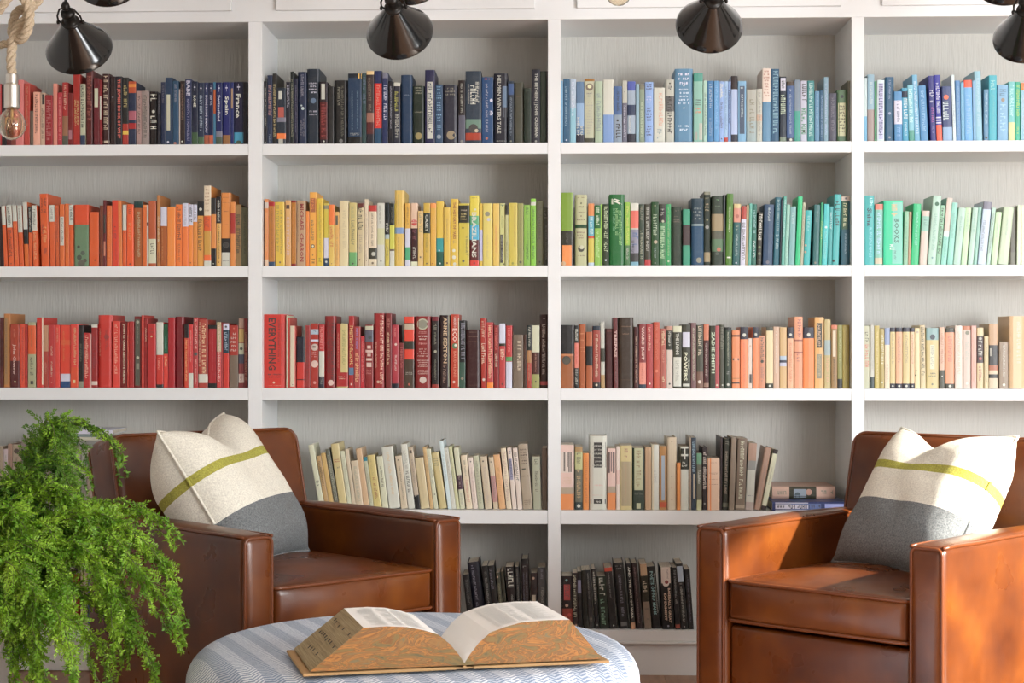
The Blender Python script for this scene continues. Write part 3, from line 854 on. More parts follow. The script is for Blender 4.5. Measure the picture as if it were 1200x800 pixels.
# ---------------------------------------------------------------- building one book
SET = 0.030                                # how far the spines stand back from the shelf front
_glyph = {}
def glyphs(text):                          # flat letters as (verts, faces), unit high, from the built-in font
    if text in _glyph: return _glyph[text]
    cu = bpy.data.curves.new('lettering', 'FONT'); cu.body = text; cu.size = 1.0; cu.resolution_u = 1; cu.offset = 0.025
    ob = bpy.data.objects.new('lettering', cu); COL.objects.link(ob)
    bpy.context.view_layer.update(); dg = bpy.context.evaluated_depsgraph_get(); me = ob.evaluated_get(dg).to_mesh()
    vs = [(v.co.x, v.co.y) for v in me.vertices]; fs = [tuple(p.vertices) for p in me.polygons]
    ob.evaluated_get(dg).to_mesh_clear(); bpy.data.objects.remove(ob); bpy.data.curves.remove(cu)
    x0 = min(v[0] for v in vs); x1 = max(v[0] for v in vs); y0 = min(v[1] for v in vs); y1 = max(v[1] for v in vs)
    _glyph[text] = ([(x-x0, y-y0) for x, y in vs], fs, x1-x0, y1-y0); return _glyph[text]

def book_meshes(w, h, d, base, hard, toks, rng):
    """cover, pages and print of a book standing with its spine at y=0, from x=0 to w"""
    cover, pages, ink = MB(), MB(), MB()
    t = min(0.0026 if hard else 0.0011, w*0.16); over = 0.004 if hard else 0.0
    b = min(0.006, w*0.16) if hard else min(0.0025, w*0.08)       # how far the spine rounds forward
    r = w*(0.22 if hard else 0.12)
    def yf(x):
        u = abs(2*x/w-1); return b*max(0.0, (u-0.45)/0.55)**2 if u > 0.45 else 0.0
    xs = [0, r*0.35, r, w*0.5, w-r, w-r*0.35, w]
    outer = [(0, d), (0, b+0.004)]+[(x, yf(x)) for x in xs]+[(w, b+0.004), (w, d)]
    inner = [(t, d), (t, b+0.0045)]+[(min(max(x, t), w-t), yf(x)+t+0.0005) for x in xs]+[(w-t, b+0.0045), (w-t, d)]
    bands = []; side = base
    for k in toks:
        if k[0] == 'b':
            rg, c = k[1:].split(':'); a, e = rg.split('-'); bands.append((1-int(e)/100, 1-int(a)/100, bookcol(c)))
    zs = sorted({0.0, 1.0, *[q[0] for q in bands], *[q[1] for q in bands]})
    n = len(outer); rings = []
    for z in zs: rings.append([(x, y, z*h) for x, y in outer])
    vv = [p for ring in rings for p in ring]
    for i in range(len(zs)-1):
        mid = (zs[i]+zs[i+1])/2; c = base
        for q0, q1, qc in bands:
            if q0 <= mid <= q1: c = qc
        cover.add([], [], 0)
        k0 = len(cover.v) if i == 0 else k0
        if i == 0: cover.v.extend(vv)
        for j in range(n-1):
            cover.f.append((k0+i*n+j, k0+i*n+j+1, k0+(i+1)*n+j+1, k0+(i+1)*n+j)); cover.m.append(0); cover.c.append(c if 1 <= j < n-2 else side)
    ib = [(x, y, 0.0) for x, y in inner]; it = [(x, y, h) for x, y in inner]
    k1 = len(cover.v); cover.v.extend(ib+it)
    for j in range(n-1):
        cover.f.append((k1+j+1, k1+j, k1+n+j, k1+n+j+1)); cover.m.append(0); cover.c.append(side)
        cover.f.append((k0+j+1, k0+j, k1+j, k1+j+1)); cover.m.append(0); cover.c.append(side)
        tp = k0+(len(zs)-1)*n
        cover.f.append((tp+j, tp+j+1, k1+n+j+1, k1+n+j)); cover.m.append(0); cover.c.append(bands and max(bands, key=lambda q: q[1])[2] if bands and max(q[1] for q in bands) > 0.995 else base)
    for e in ((0, 0), (n-1, n-1)):
        tp = k0+(len(zs)-1)*n
        cover.f.append((k0+e[0], k1+e[0], k1+n+e[0], tp+e[0])); cover.m.append(0); cover.c.append(side)
    pages.box((t*1.02, b+t+0.001, max(over, 0.0005)), (w-t*1.02, d-over-0.001, h-max(over, 0.0004)))
    # flat print, following the spine
    def put(vs, fs, col, lift): ink.add([(x, yf(x)-lift, z) for x, z in vs], fs, 0, col)
    def rect(xa, xb, za, zb, col, lift):
        k = 4 if (xb-xa) > w*0.3 else 1
        vs = []
        for i in range(k+1):
            x = xa+(xb-xa)*i/k; vs += [(x, za), (x, zb)]
        put(vs, [(2*i, 2*i+2, 2*i+3, 2*i+1) for i in range(k)], col, lift)
    Z = lambda p: h*(1-p/100)
    lift = 0.00025
    for kt in toks:
        kind = kt[0]; part = kt[1:].split(':')
        if kind == 'b': continue
        lift += 0.00004
        if kind == 'r':
            a = [float(q) for q in part[0].split('-')]; rect(w*a[0]/100, w*a[1]/100, Z(a[3]), Z(a[2]), bookcol(part[1]), lift)
        elif kind == 'c':
            a = [float(q) for q in part[0].split('-')]; R = w*a[2]/100; cx = w*a[0]/100; cz = Z(a[1])
            R = min(R, cx, w-cx) if a[2] > 8 else R
            pts = [(min(max(cx+R*math.cos(2*PI*i/12), 0.0003), w-0.0003), min(max(cz+R*math.sin(2*PI*i/12), 0.001), h-0.001)) for i in range(12)]
            put([(cx, cz)]+pts, [(0, 1+i, 1+(i+1) % 12) for i in range(12)], bookcol(part[1]), lift)
        elif kind == 's':
            a, e = [float(q) for q in part[0].split('-')]; col = bookcol(part[1])
            cx = w*(float(part[2]) if len(part) > 2 else 50)/100; sz = w*(float(part[3]) if len(part) > 3 else 42)/100
            z = Z(a); ze = Z(e); cw = max(sz*0.62, 0.0024); z_ = z; cnt = 0
            while z_-cw > ze and cnt < 60:
                cnt += 1
                if rng.random() < 0.14: z_ -= cw*0.6; continue
                g = cw*0.72; x0 = cx-sz/2; x1 = cx+sz/2
                if rng.random() < 0.35: x1 -= sz*0.25
                rect(x0, x1, z_-g*0.34, z_, col, lift)
                xm = rng.choice((x0, (x0+x1)/2-sz*0.1, x1-sz*0.22)); rect(xm, xm+sz*0.22, z_-g, z_, col, lift+0.00001)
                if rng.random() < 0.45: rect(x0, x1, z_-g, z_-g*0.72, col, lift+0.00002)
                z_ -= cw
        elif kind == 'h':
            a, e = [float(q) for q in part[0].split('-')]; col = bookcol(part[1]); nl = int(part[2])
            z0 = Z(a); z1 = Z(e); lh = (z0-z1)/nl
            for i in range(nl):
                W_ = w*rng.uniform(0.45, 0.74); x = (w-W_)/2; xe = x+W_; zt = z0-i*lh; g = max(lh*0.5, 0.0012)
                k = max(3, int(W_/max(g*0.9, 0.0022))); cw = W_/k
                for j in range(k):
                    if rng.random() < 0.1: continue
                    xa = x+j*cw; rect(xa, xa+cw*0.36, zt-g, zt, col, lift); rect(xa+cw*0.3, xa+cw*0.8, zt-g*rng.choice((0.35, 1.0)), zt-g*rng.choice((0, 0.62))*0.9, col, lift+0.00001)
        elif kind == 'w':
            a, e = [float(q) for q in part[0].split('-')]; col = bookcol(part[1]); ls = part[2].split('/'); lh = (Z(a)-Z(e))/len(ls)
            for i, txt in enumerate(ls):
                vs, fs, tw, th = glyphs(txt.replace('_', ' ')); W_ = min(w*0.70, tw/th*lh*0.46*1.3); x = (w-W_)/2
                put([(x+gx/tw*W_, Z(a)-i*lh-lh*0.72+gy/th*lh*0.46) for gx, gy in vs], fs, col, lift)
        elif kind == 't':
            a, e = [float(q) for q in part[0].split('-')]; col = bookcol(part[1]); txt = part[2].replace('_', ' ')
            cx = w*(float(part[3]) if len(part) > 3 else 50)/100; sz = w*(float(part[4]) if len(part) > 4 else 50)/100
            vs, fs, tw, th = glyphs(txt); z0 = Z(a); L = z0-Z(e)
            if txt == 'R': put([(cx-sz/2+x/tw*sz, Z(e)+y/th*L) for x, y in vs], fs, col, lift)
            else: put([(cx-sz/2+y/th*sz, z0-x/tw*L) for x, y in vs], fs, col, lift)
    return cover, pages, ink

# ---------------------------------------------------------------- words for the labels
NAMED = [('black','111'),('charcoal','333'),('dark grey','555'),('grey','888'),('pale grey','bbb'),('white','eee'),('cream','edc'),('beige','cba'),
 ('tan','ca7'),('brown','853'),('dark brown','432'),('maroon','611'),('dark red','911'),('crimson','b22'),('scarlet','d32'),('coral','d54'),('pink','e99'),
 ('pale pink','ecb'),('rust','b52'),('orange','f72'),('bright orange','e61'),('amber','e94'),('yellow','ed4'),('mustard','cb5'),('pale yellow','ed9'),
 ('lime green','9c4'),('leaf green','583'),('dark green','243'),('green','485'),('emerald','2c8'),('mint','bdc'),('sea green','8cb'),('teal','377'),
 ('turquoise','4bb'),('navy','124'),('dark navy','112'),('dark blue','235'),('blue','369'),('sky blue','7bd'),('light blue','9ce'),('slate blue','679'),
 ('indigo','338'),('olive','775'),('khaki','998'),('peach','eb9'),('wine red','723'),('dark orange','c62')]
NAMED = [(a, [int(c, 16)*17 for c in b]) for a, b in NAMED]
def word(h):
    q = [int(c, 16)*17 for c in h]; return min(NAMED, key=lambda e: sum((x-y)**2*wt for x, y, wt in zip(e[1], q, (1.0, 1.3, 0.9))))[0]
UNI = ['', 'first', 'second', 'third', 'fourth', 'fifth', 'sixth', 'seventh', 'eighth', 'ninth', 'tenth', 'eleventh', 'twelfth', 'thirteenth', 'fourteenth',
 'fifteenth', 'sixteenth', 'seventeenth', 'eighteenth', 'nineteenth']
TEN = {2: 'twenty', 3: 'thirty', 4: 'forty', 5: 'fifty'}
def ordinal(k):
    if k < 20: return UNI[k]
    return (TEN[k//10][:-1]+'ieth') if k % 10 == 0 else TEN[k//10]+'-'+UNI[k % 10]
SHELF = {'A1': 'red-to-navy top shelf', 'B1': 'dark navy top shelf', 'C1': 'pale blue top shelf', 'D1': 'bright blue top shelf', 'A2': 'orange shelf',
 'B2': 'yellow shelf', 'C2': 'green-to-teal shelf', 'D2': 'mint green shelf', 'A3': 'scarlet shelf', 'B3': 'crimson shelf', 'C3': 'brown-to-tan shelf',
 'D3': 'cream-and-tan shelf', 'A4': 'magazine shelf behind the fern', 'A5': 'lowest shelf behind the fern', 'B4': 'cream shelf behind the dark chair',
 'C4': 'mixed shelf with flat stack', 'B5': 'black shelf beside dark chair', 'C5': 'black shelf above the kickboard'}
NUMW = {1: 'one', 2: 'two', 3: 'three', 4: 'four'}
def features(base, toks, hard, w, h):
    size = 'thick' if w > 0.037 else ('slim' if w < 0.0155 else '')
    tall = 'tall' if h > 0.245 else ('short' if h < 0.185 else '')
    f = ''; bw = word(base)
    bs = [k[1:].split(':') for k in toks if k[0] == 'b']
    txt = [k.split(':') for k in toks if k[0] == 't']
    names = {'MICHAEL CHABON', 'ANNE SEXTON', 'WARD JUST', 'ZADIE SMITH', 'John Cheever', 'JOHN LE CARRE ABSOLUTE FRIENDS', 'HELPRIN WINTERS TALE',
             'THE BETHEEN | JOHN CASHMAN', 'ECO', 'UMBERTO', 'R', 'BABE', 'CASEY'}
    q = txt[0][2].replace('_', ' ') if txt else ''
    if not q and any(k[0] == 'w' for k in toks): return ' '.join(x for x in (tall, size, bw, 'hardback with black title block') if x)
    if q and q not in names: f = 'lettered '+q.upper().replace('&', 'AND')
    elif q: f = 'with large '+word(txt[0][1])+' lettering'
    elif bs:
        bs.sort(key=lambda z: -abs(int(z[0].split('-')[0])-int(z[0].split('-')[1])))
        a, e = [int(x) for x in bs[0][0].split('-')]; where = 'top' if a < 12 else ('foot' if e > 90 else 'middle'); c = word(bs[0][1])
        if c != bw: f = ('with '+c+' '+where+(' band' if e-a < 40 else ' half'))
    if not f:
        for k in toks:
            p = k[1:].split(':')
            if k[0] == 'r' and word(p[1]) != bw: f = 'with '+word(p[1])+' spine panel'; break
            if k[0] == 's' and len(p) > 3 and float(p[3]) >= 50: f = 'with bold '+word(p[1])+' title'; break
            if k[0] == 'c' and float(p[0].split('-')[2]) >= 20 and word(p[1]) != bw: f = 'with '+word(p[1])+' roundel'; break
            if k[0] in 's' and word(p[1]) != bw: f = 'with small '+word(p[1])+' lettering'; break
            if k[0] in 'h' and word(p[1]) != bw: f = 'with '+word(p[1])+' lines across'; break
    return ' '.join(x for x in (tall, size, bw, 'hardback' if hard else 'book', f) if x)

# ---------------------------------------------------------------- all the books
ZSH = {'1': shelf_z[1][1], '2': shelf_z[2][1], '3': shelf_z[3][1], '4': shelf_z[4][1], '5': shelf_z[5][1]}
BOOKS = []
for bay, ox, oy, sc, ybot, text in STRIPS:
    for line in text.strip().splitlines():
        q = line.split(); x0, x1, top = float(q[0]), float(q[1]), float(q[2]); base = q[3]; rest = q[4:]
        lean = 0.0; hard = False
        while rest and rest[0][0] not in 'bcrshtw':
            if rest[0] == 'H': hard = True
            else: lean = float(rest[0])
            rest = rest[1:]
        assert all(k[0] in 'bcrshtw' for k in rest), line
        zb = ZSH[bay[1]]
        yS = SET+(0.006 if hard else 0.0)
        bl = at(ox+x0/sc, 400, yS).x; br = at(ox+x1/sc, 400, yS).x
        ztop = at(ox+x0/sc, oy+top/sc, yS).z; tx = at(ox+(x0+lean)/sc, oy+top/sc, yS).x
        BOOKS.append(dict(bay=bay, x0=bl, x1=br, h=ztop-zb, dx=tx-bl, base=base, toks=rest, hard=hard, px=ox+x0/sc))
order = {}
for b in sorted(BOOKS, key=lambda b: (b['bay'], b['x0'])):
    order.setdefault(b['bay'], []).append(b)
for bay, L in order.items():
    lo = upx['ABCD'.index(bay[0])][1]; hi = upx['ABCD'.index(bay[0])+1][0]
    prev = lo+0.0003
    for k, b in enumerate(L):
        b['n'] = k+1
        b['x0'] = max(b['x0'], prev) if bay[0] != 'A' or k else b['x0']
        b['x1'] = min(max(b['x1'], b['x0']+0.0035), hi-0.0004)
        prev = b['x1']+0.0003
        ang = math.atan2(b['dx'], b['h']); b['ang'] = ang
hidden = {'A4': 0.45, 'A5': 0.15}
def shown(b):
    a = (b['x1']-b['x0'])*b['h']
    if b['bay'] in hidden: a *= hidden[b['bay']]
    if b['px'] > 985 and b['bay'] == 'D1': a *= 0.999
    return a
rank = sorted(BOOKS, key=shown, reverse=True)
keep = set(id(b) for b in rank[:296])
PROFILE = MB(); PROFILE_T = {}
stuff = MB(); rngg = random.Random(3)
for b in BOOKS:
    rng = random.Random(int(b['px']*97)+ord(b['bay'][0])*31+ord(b['bay'][1]))
    L = order[b['bay']]; i = b['n']-1
    w = (b['x1']-b['x0'])*math.cos(b['ang'])*0.985; h = max(b['h']/math.cos(b['ang']), 0.12)
    dpt = min(max(h*rng.uniform(0.62, 0.70), 0.10), 0.200 if b['hard'] else 0.185)
    cover, pages, ink = book_meshes(w, h, dpt, bookcol(b['base']), b['hard'], b['toks'], rng)
    yy = SET+(0.006 if b['hard'] else 0.0)+rng.uniform(-0.003, 0.004)
    if b['ang'] >= 0: P = Matrix.Translation((b['x1'], yy, ZSH[b['bay'][1]]+0.0006)) @ Matrix.Rotation(b['ang'], 4, 'Y') @ Matrix.Translation((-w, 0, 0))
    else: P = Matrix.Translation((b['x0'], yy, ZSH[b['bay'][1]]+0.0006)) @ Matrix.Rotation(b['ang'], 4, 'Y')
    if id(b) in keep:
        nm = 'magazine' if b['bay'] == 'A4' else 'book'
        o = cover.build(nm, M['cover'], matrix=P)
        lab = features(b['base'], b['toks'], b['hard'], w, h)+', '+ordinal(b['n'])+' along '+('the ' if len(SHELF[b['bay']].split()) < 4 else '')+SHELF[b['bay']]
        if len(lab.split()) > 16: lab = lab.replace('small ', '').replace('book with', 'with')
        if len(lab.split()) > 16: lab = lab.replace('with ', '', 1)
        tag(o, lab, nm, ('magazines' if nm == 'magazine' else 'books')+' on the '+SHELF[b['bay']])
        pages.build('page_block', M['pages'], o)
        if ink.f: tag(ink.build('spine_print', M['print'], o), kind='stuff')
    else:
        for mb, mi in ((cover, 0), (pages, 1), (ink, 2)):
            k = len(stuff.v); stuff.v.extend([tuple(P @ Vector(v)) for v in mb.v])
            for f, c in zip(mb.f, mb.c): stuff.f.append(tuple(j+k for j in f)); stuff.m.append(mi); stuff.c.append(c)
o = stuff.build('slim_books', [M['cover'], M['pages'], M['print']])
tag(o, 'slimmer and shorter books standing between the larger ones on every shelf', 'books', kind='stuff')
print('BOOKS', len(BOOKS), {k: len(v) for k, v in order.items()})
# ---------------------------------------------------------------- furniture materials
M['leather'] = new_mat('tan_leather', (0.34, 0.11, 0.035), 0.34)
n = NT(M['leather']); v = n.coords(); a = n.noise(v, 5, 3, 0.55); b_ = n.noise(v, 26, 3, 0.5)
c = n.ramp(a, [(0.26, (0.050, 0.010, 0.002)), (0.52, (0.130, 0.033, 0.004)), (0.84, (0.25, 0.080, 0.009))])
n.color(n.mix(n.math('MULTIPLY', b_, 0.45), c, (0.07, 0.017, 0.005))); n.rough(n.math('MULTIPLY_ADD', n.noise(v, 9, 3), 0.30, 0.16))
vo = n.n('ShaderNodeTexVoronoi'); vo.inputs['Scale'].default_value = 260; n.l(v, vo.inputs['Vector'])
n.bump(n.math('ADD', n.math('MULTIPLY', vo.outputs[0], 0.10), n.math('MULTIPLY', n.noise(v, 7, 2, 0.45), 1.6)), 0.14, 0.006)
M['piping'] = new_mat('leather_piping', (0.13, 0.034, 0.008), 0.30)
M['wood'] = new_mat('dark_wood', (0.05, 0.025, 0.014), 0.4)
def fabric(name, col, dk=0.80, sc=900):
    m = new_mat(name, col, 0.9); n = NT(m); v = n.coords(); w = n.noise(v, sc, 2, 0.7); x = n.noise(v, 11, 4); y = n.noise(v, 240, 3, 0.7)
    n.color(n.ramp(y, [(0.32, tuple(q*dk for q in col)), (0.68, tuple(min(0.9, q*1.18) for q in col))])); n.bump(n.math('ADD', n.math('ADD', n.math('MULTIPLY', w, 0.5), y), n.math('MULTIPLY', x, 5)), 0.55, 0.004); return m
M['wool_white'] = fabric('cream_wool', (0.78, 0.74, 0.64)); M['wool_stripe'] = fabric('olive_stripe', (0.42, 0.40, 0.07), 0.6); M['wool_grey'] = fabric('grey_wool', (0.20, 0.215, 0.22), 0.45)

def rbox(mb, c, s, r, bulge=(0, 0, 0, 0, 0, 0), seg=8, M4=None, mat=0):
    """a rounded, slightly stuffed box; bulge = how far the faces -x +x -y +y -z +z swell"""
    h = [q/2 for q in s]; co = []
    for a in range(3):
        inn = h[a]-r; L = [-h[a]+r*(1-math.cos(PI/2*k/4)) for k in range(4)]; L += [-inn+2*inn*k/seg for k in range(seg+1)]; L += [-x for x in L[:4]][::-1]; co.append(L)
    ids = {}
    def vid(i, j, k):
        key = (i, j, k)
        if key in ids: return ids[key]
        p = Vector((co[0][i], co[1][j], co[2][k])); q = Vector([max(-(h[a]-r), min(h[a]-r, p[a])) for a in range(3)])
        d = p-q
        if d.length > 1e-9: p = q+d.normalized()*r
        u = [max(-1, min(1, p[a]/h[a])) for a in range(3)]
        for a in range(3):
            o1, o2 = [x for x in range(3) if x != a]; w = (1-u[o1]**2)*(1-u[o2]**2)
            f = u[a]; p[a] += (bulge[2*a+1] if f > 0 else -bulge[2*a])*w*abs(f)
        p = p+Vector(c)
        if M4: p = M4 @ p
        ids[key] = len(mb.v); mb.v.append(tuple(p)); return ids[key]
    n = [len(x)-1 for x in co]
    def q(a, b, c_, d): mb.f.append((a, b, c_, d)); mb.m.append(mat); mb.c.append(None)
    for j in range(n[1]):
        for k in range(n[2]):
            q(vid(0, j, k), vid(0, j, k+1), vid(0, j+1, k+1), vid(0, j+1, k)); q(vid(n[0], j, k), vid(n[0], j+1, k), vid(n[0], j+1, k+1), vid(n[0], j, k+1))
    for i in range(n[0]):
        for k in range(n[2]):
            q(vid(i, 0, k), vid(i+1, 0, k), vid(i+1, 0, k+1), vid(i, 0, k+1)); q(vid(i, n[1], k), vid(i, n[1], k+1), vid(i+1, n[1], k+1), vid(i+1, n[1], k))
    for i in range(n[0]):
        for j in range(n[1]):
            q(vid(i, j, 0), vid(i, j+1, 0), vid(i+1, j+1, 0), vid(i+1, j, 0)); q(vid(i, j, n[2]), vid(i+1, j, n[2]), vid(i+1, j+1, n[2]), vid(i, j+1, n[2]))
def rrect(w, h, r, k=6):                   # rounded rectangle outline, centred
    out = []
    for cx, cy, a0 in ((w/2-r, h/2-r, 0), (-w/2+r, h/2-r, 90), (-w/2+r, -h/2+r, 180), (w/2-r, -h/2+r, 270)):
        for i in range(k+1):
            a = math.radians(a0+90*i/k); out.append((cx+r*math.cos(a), cy+r*math.sin(a)))
    return out

def armchair(label, x, y, ang):
    root = empty('armchair', (x, y, 0), ang); tag(root, label, 'armchair', 'leather armchairs')
    L = M['leather']; WA, AW, H, D = 0.649, 0.098, 0.643, 0.80
    for s in (-1, 1):
        cx = s*WA/2
        mb = MB(); rbox(mb, (cx, D/2, (H+0.05)/2), (AW, D, H-0.05), 0.022, (0.005, 0.005, 0.005, 0.003, 0, 0.010)); a = mb.build('arm', L, root, smooth=True)
        mb = MB()
        mb.tube([(cx+px_, 0.004, (H+0.05)/2+pz) for px_, pz in rrect(AW-0.014, H-0.05-0.014, 0.016)], 0.0048, 8, closed=True)
        for e in (-1, 1): mb.tube([(cx+e*(AW/2-0.005), 0.006+(D-0.02)*k/20, H-0.004+0.001*math.sin(k*0.9)) for k in range(21)], 0.0048, 8)
        mb.build('piping', M['piping'], a, smooth=True)
        mb = MB(); mb.tube([(cx+s*(AW/2+0.0035), D*0.60, 0.06+0.57*k/10) for k in range(11)], 0.0016, 5); mb.build('seam', M['piping'], a, smooth=True)
    iw = WA-AW-0.004
    mb = MB(); rbox(mb, (0, 0.33, 0.22), (iw, 0.62, 0.32), 0.012, (0, 0, 0.006, 0, 0, 0)); mb.build('seat_base', L, root, smooth=True)
    mb = MB(); cw, cd, ch, cy, cz = iw-0.006, 0.60, 0.116, 0.305, 0.448
    rbox(mb, (0, cy, cz), (cw, cd, ch), 0.020, (0, 0, 0.016, 0, 0, 0.030), seg=12)
    c_ = mb.build('seat_cushion', L, root, smooth=True)
    mb = MB()
    for z in (cz+ch/2-0.006, cz-ch/2+0.006): mb.tube([(px_, cy+py_, z) for px_, py_ in rrect(cw+0.002, cd+0.003, 0.022)], 0.0052, 8, closed=True)
    mb.build('piping', M['piping'], c_, smooth=True)
    T = Matrix.Translation((0, 0.625, 0.44)) @ Matrix.Rotation(math.radians(-14), 4, 'X')
    mb = MB(); rbox(mb, (0, 0.075, 0.215), (0.666, 0.15, 0.47), 0.030, (0.004, 0.004, 0.020, 0.01, 0, 0.008), seg=12, M4=T); bk = mb.build('backrest', L, root, smooth=True)
    mb = MB(); mb.tube([tuple(T @ Vector((px_, 0.010, 0.215+pz))) for px_, pz in rrect(0.658, 0.462, 0.040)], 0.0052, 8, closed=True)
    mb.tube([tuple(T @ Vector((px_, 0.142, 0.215+pz))) for px_, pz in rrect(0.658, 0.462, 0.040)], 0.0052, 8, closed=True)
    mb.build('piping', M['piping'], bk, smooth=True)
    mb = MB(); rbox(mb, (0, 0.735, 0.30), (iw, 0.11, 0.50), 0.012); mb.build('back_panel', L, root, smooth=True)
    for sx in (-1, 1):
        for yy in (0.05, 0.74):
            mb = MB(); X = sx*(WA/2); mb.add([(X-.022, yy-.022, 0), (X+.022, yy-.022, 0), (X+.022, yy+.022, 0), (X-.022, yy+.022, 0), (X-.032, yy-.032, .052), (X+.032, yy-.032, .052), (X+.032, yy+.032, .052), (X-.032, yy+.032, .052)],
                             [(0, 3, 2, 1), (4, 5, 6, 7), (0, 1, 5, 4), (1, 2, 6, 5), (2, 3, 7, 6), (3, 0, 4, 7)]); mb.build('leg', M['wood'], root)
    return root
armchair('tan leather armchair turned to the window-lit ottoman, standing beside the green fern', -0.531, -1.271, 0.781)
armchair('bright sunlit tan leather armchair without a plant, beside the flat book stack', 0.664, -1.44, -0.723)

def pillow(label, BL, BR, TL, TR, thick, sag, stripe, grey, curl, pinch=0.085):
    BL, BR, TL, TR = map(Vector, (BL, BR, TL, TR)); cen = (BL+BR+TL+TR)/4
    nrm = ((BR-BL).cross(TL-BL)).normalized(); N = 44; mb = MB(); grid = {}
    vs = sorted(set([i/N for i in range(N+1)]+[grey, stripe[0], stripe[1]])); us = [i/N for i in range(N+1)]
    def P(u, v, side):
        a, b_ = 2*u-1, 2*v-1
        uu = 0.5+a*0.5*(1-pinch*(1-b_*b_)**1.0*abs(a)**3); vv = 0.5+b_*0.5*(1-0.07*(1-a*a)*abs(b_)**3)
        if b_ > 0: vv -= sag*(b_**2.2)*math.exp(-((a-curl)/0.42)**2)
        p = BL*(1-uu)*(1-vv)+BR*uu*(1-vv)+TL*(1-uu)*vv+TR*uu*vv
        e = max(0, (1-a**4))**0.62*max(0, (1-b_**4))**0.62
        chop = 1-0.50*math.exp(-((a-curl)/0.30)**2)*max(0, b_)**1.5
        w = 0.008*noise.noise(Vector((u*5, v*5, side*3+cen.x)))
        return p+nrm*side*((thick/2 if side > 0 else thick*0.85)*e*chop+w*e)
    for side in (1, -1):
        for i, u in enumerate(us):
            for j, v in enumerate(vs):
                edge = i in (0, len(us)-1) or j in (0, len(vs)-1)
                if edge and side == -1: grid[(side, i, j)] = grid[(1, i, j)]; continue
                grid[(side, i, j)] = len(mb.v); mb.v.append(tuple(P(u, v, side)-cen))
        for i in range(len(us)-1):
            for j in range(len(vs)-1):
                v = (vs[j]+vs[j+1])/2; m = 1 if stripe[0] < v < stripe[1] else (2 if v < grey else 0)
                f = (grid[(side, i, j)], grid[(side, i+1, j)], grid[(side, i+1, j+1)], grid[(side, i, j+1)])
                mb.f.append(f if side == 1 else f[::-1]); mb.m.append(m); mb.c.append(None)
    o = mb.build('throw_pillow', [M['wool_white'], M['wool_stripe'], M['wool_grey']], smooth=True); o.location = cen
    tag(o, label, 'pillow', 'throw pillows on the armchairs')
    for nm, mat, lo, hi in (('piping', 'wool_white', grey, 1.0), ('grey_piping', 'wool_grey', 0.0, grey)):
        pts = []
        if nm == 'piping': path = [(0, lo+(1-lo)*k/30) for k in range(31)]+[(k/40, 1) for k in range(1, 41)]+[(1, 1-(1-lo)*k/30) for k in range(1, 31)]
        else: path = [(0, hi*(1-k/20)) for k in range(21)]+[(k/40, 0) for k in range(1, 41)]+[(1, hi*k/20) for k in range(1, 21)]
        mb = MB(); mb.tube([tuple(P(u, v, 1)-cen) for u, v in path], 0.0042, 6); mb.build(nm, M[mat], o, smooth=True)
    mb = MB()
    for uu in (0, 1): mb.tube([tuple(P(uu, stripe[0]+(stripe[1]-stripe[0])*k/4, 1)-cen) for k in range(5)], 0.0048, 6)
    tag(mb.build('stripe_piping', M['wool_stripe'], o, smooth=True), kind='stuff')
    return o
pillow('cream and grey pillow with olive stripe, shaded, on the chair by the fern', at_z(285, 670, 0.520), at_z(362, 645, 0.520), at(184, 505, -1.20), at(262, 484, -0.72), 0.20, 0.16, (0.60, 0.66), 0.33, -0.15, 0.02)
pillow('sunlit white and grey pillow with olive stripe, on the chair without a plant', at_z(975, 658, 0.520), at_z(1108, 684, 0.520), at(1056, 501, -0.86), at(1193, 512, -1.25), 0.16, 0.11, (0.62, 0.68), 0.40, -0.15)

# ---------------------------------------------------------------- ottoman
M['ottoman'] = new_mat('blue_herringbone', (0.5, 0.55, 0.62), 0.9)
n = NT(M['ottoman']); tc = n.n('ShaderNodeTexCoord'); mp = n.n('ShaderNodeMapping'); mp.inputs['Rotation'].default_value = (0, 0, math.radians(-24)); n.l(tc.outputs['Object'], mp.inputs[0])
sp = n.n('ShaderNodeSeparateXYZ'); n.l(mp.outputs[0], sp.inputs[0])
hgt = n.math('MULTIPLY', sp.outputs[2], 0.9); ycoord = n.math('ADD', sp.outputs[1], hgt)
pp_ = n.math('PINGPONG', sp.outputs[0], 0.017); t = n.math('ADD', n.math('MULTIPLY', pp_, 0.75), ycoord)
fr = n.math('FRACT', n.math('MULTIPLY', t, 1/0.0125)); nz = n.noise(tc.outputs['Object'], 260, 3, 0.7)
dash = n.math('GREATER_THAN', n.math('ADD', fr, n.math('MULTIPLY', n.math('SUBTRACT', nz, 0.5), 0.9)), 0.50)
wide = n.math('GREATER_THAN', n.math('FRACT', n.math('MULTIPLY', sp.outputs[0], 1/0.068)), 0.5)
dark = n.mix(wide, (0.22, 0.29, 0.41), (0.30, 0.37, 0.49)); light = n.mix(wide, (0.52, 0.58, 0.67), (0.74, 0.79, 0.84))
n.color(n.mix(dash, dark, light)); n.bump(n.math('ADD', dash, nz), 0.25, 0.002)
OZ = 0.46; oc = at_z(485, 753, OZ); OR = 0.510
mb = MB(); prof = [(0.0001, OZ+0.006)]+[(OR*0.86*k/10, OZ+0.006-0.006*(k/10)**2) for k in range(1, 11)]
r0 = 0.075
prof += [(OR-r0+r0*math.sin(a), OZ-r0+r0*math.cos(a)) for a in [PI/2*k/8 for k in range(1, 9)]]+[(OR+0.004, OZ-0.16), (OR-0.002, 0.10), (OR-0.02, 0.065), (OR-0.06, 0.06), (0.0001, 0.06)]
prof = prof[::-1]
mb.lathe(prof, 72); ot = empty('ottoman', (oc.x, oc.y, 0)); tag(ot, 'round ottoman in pale blue herringbone cloth under the open book', 'ottoman')
mb.build('upholstery', M['ottoman'], ot, smooth=True)
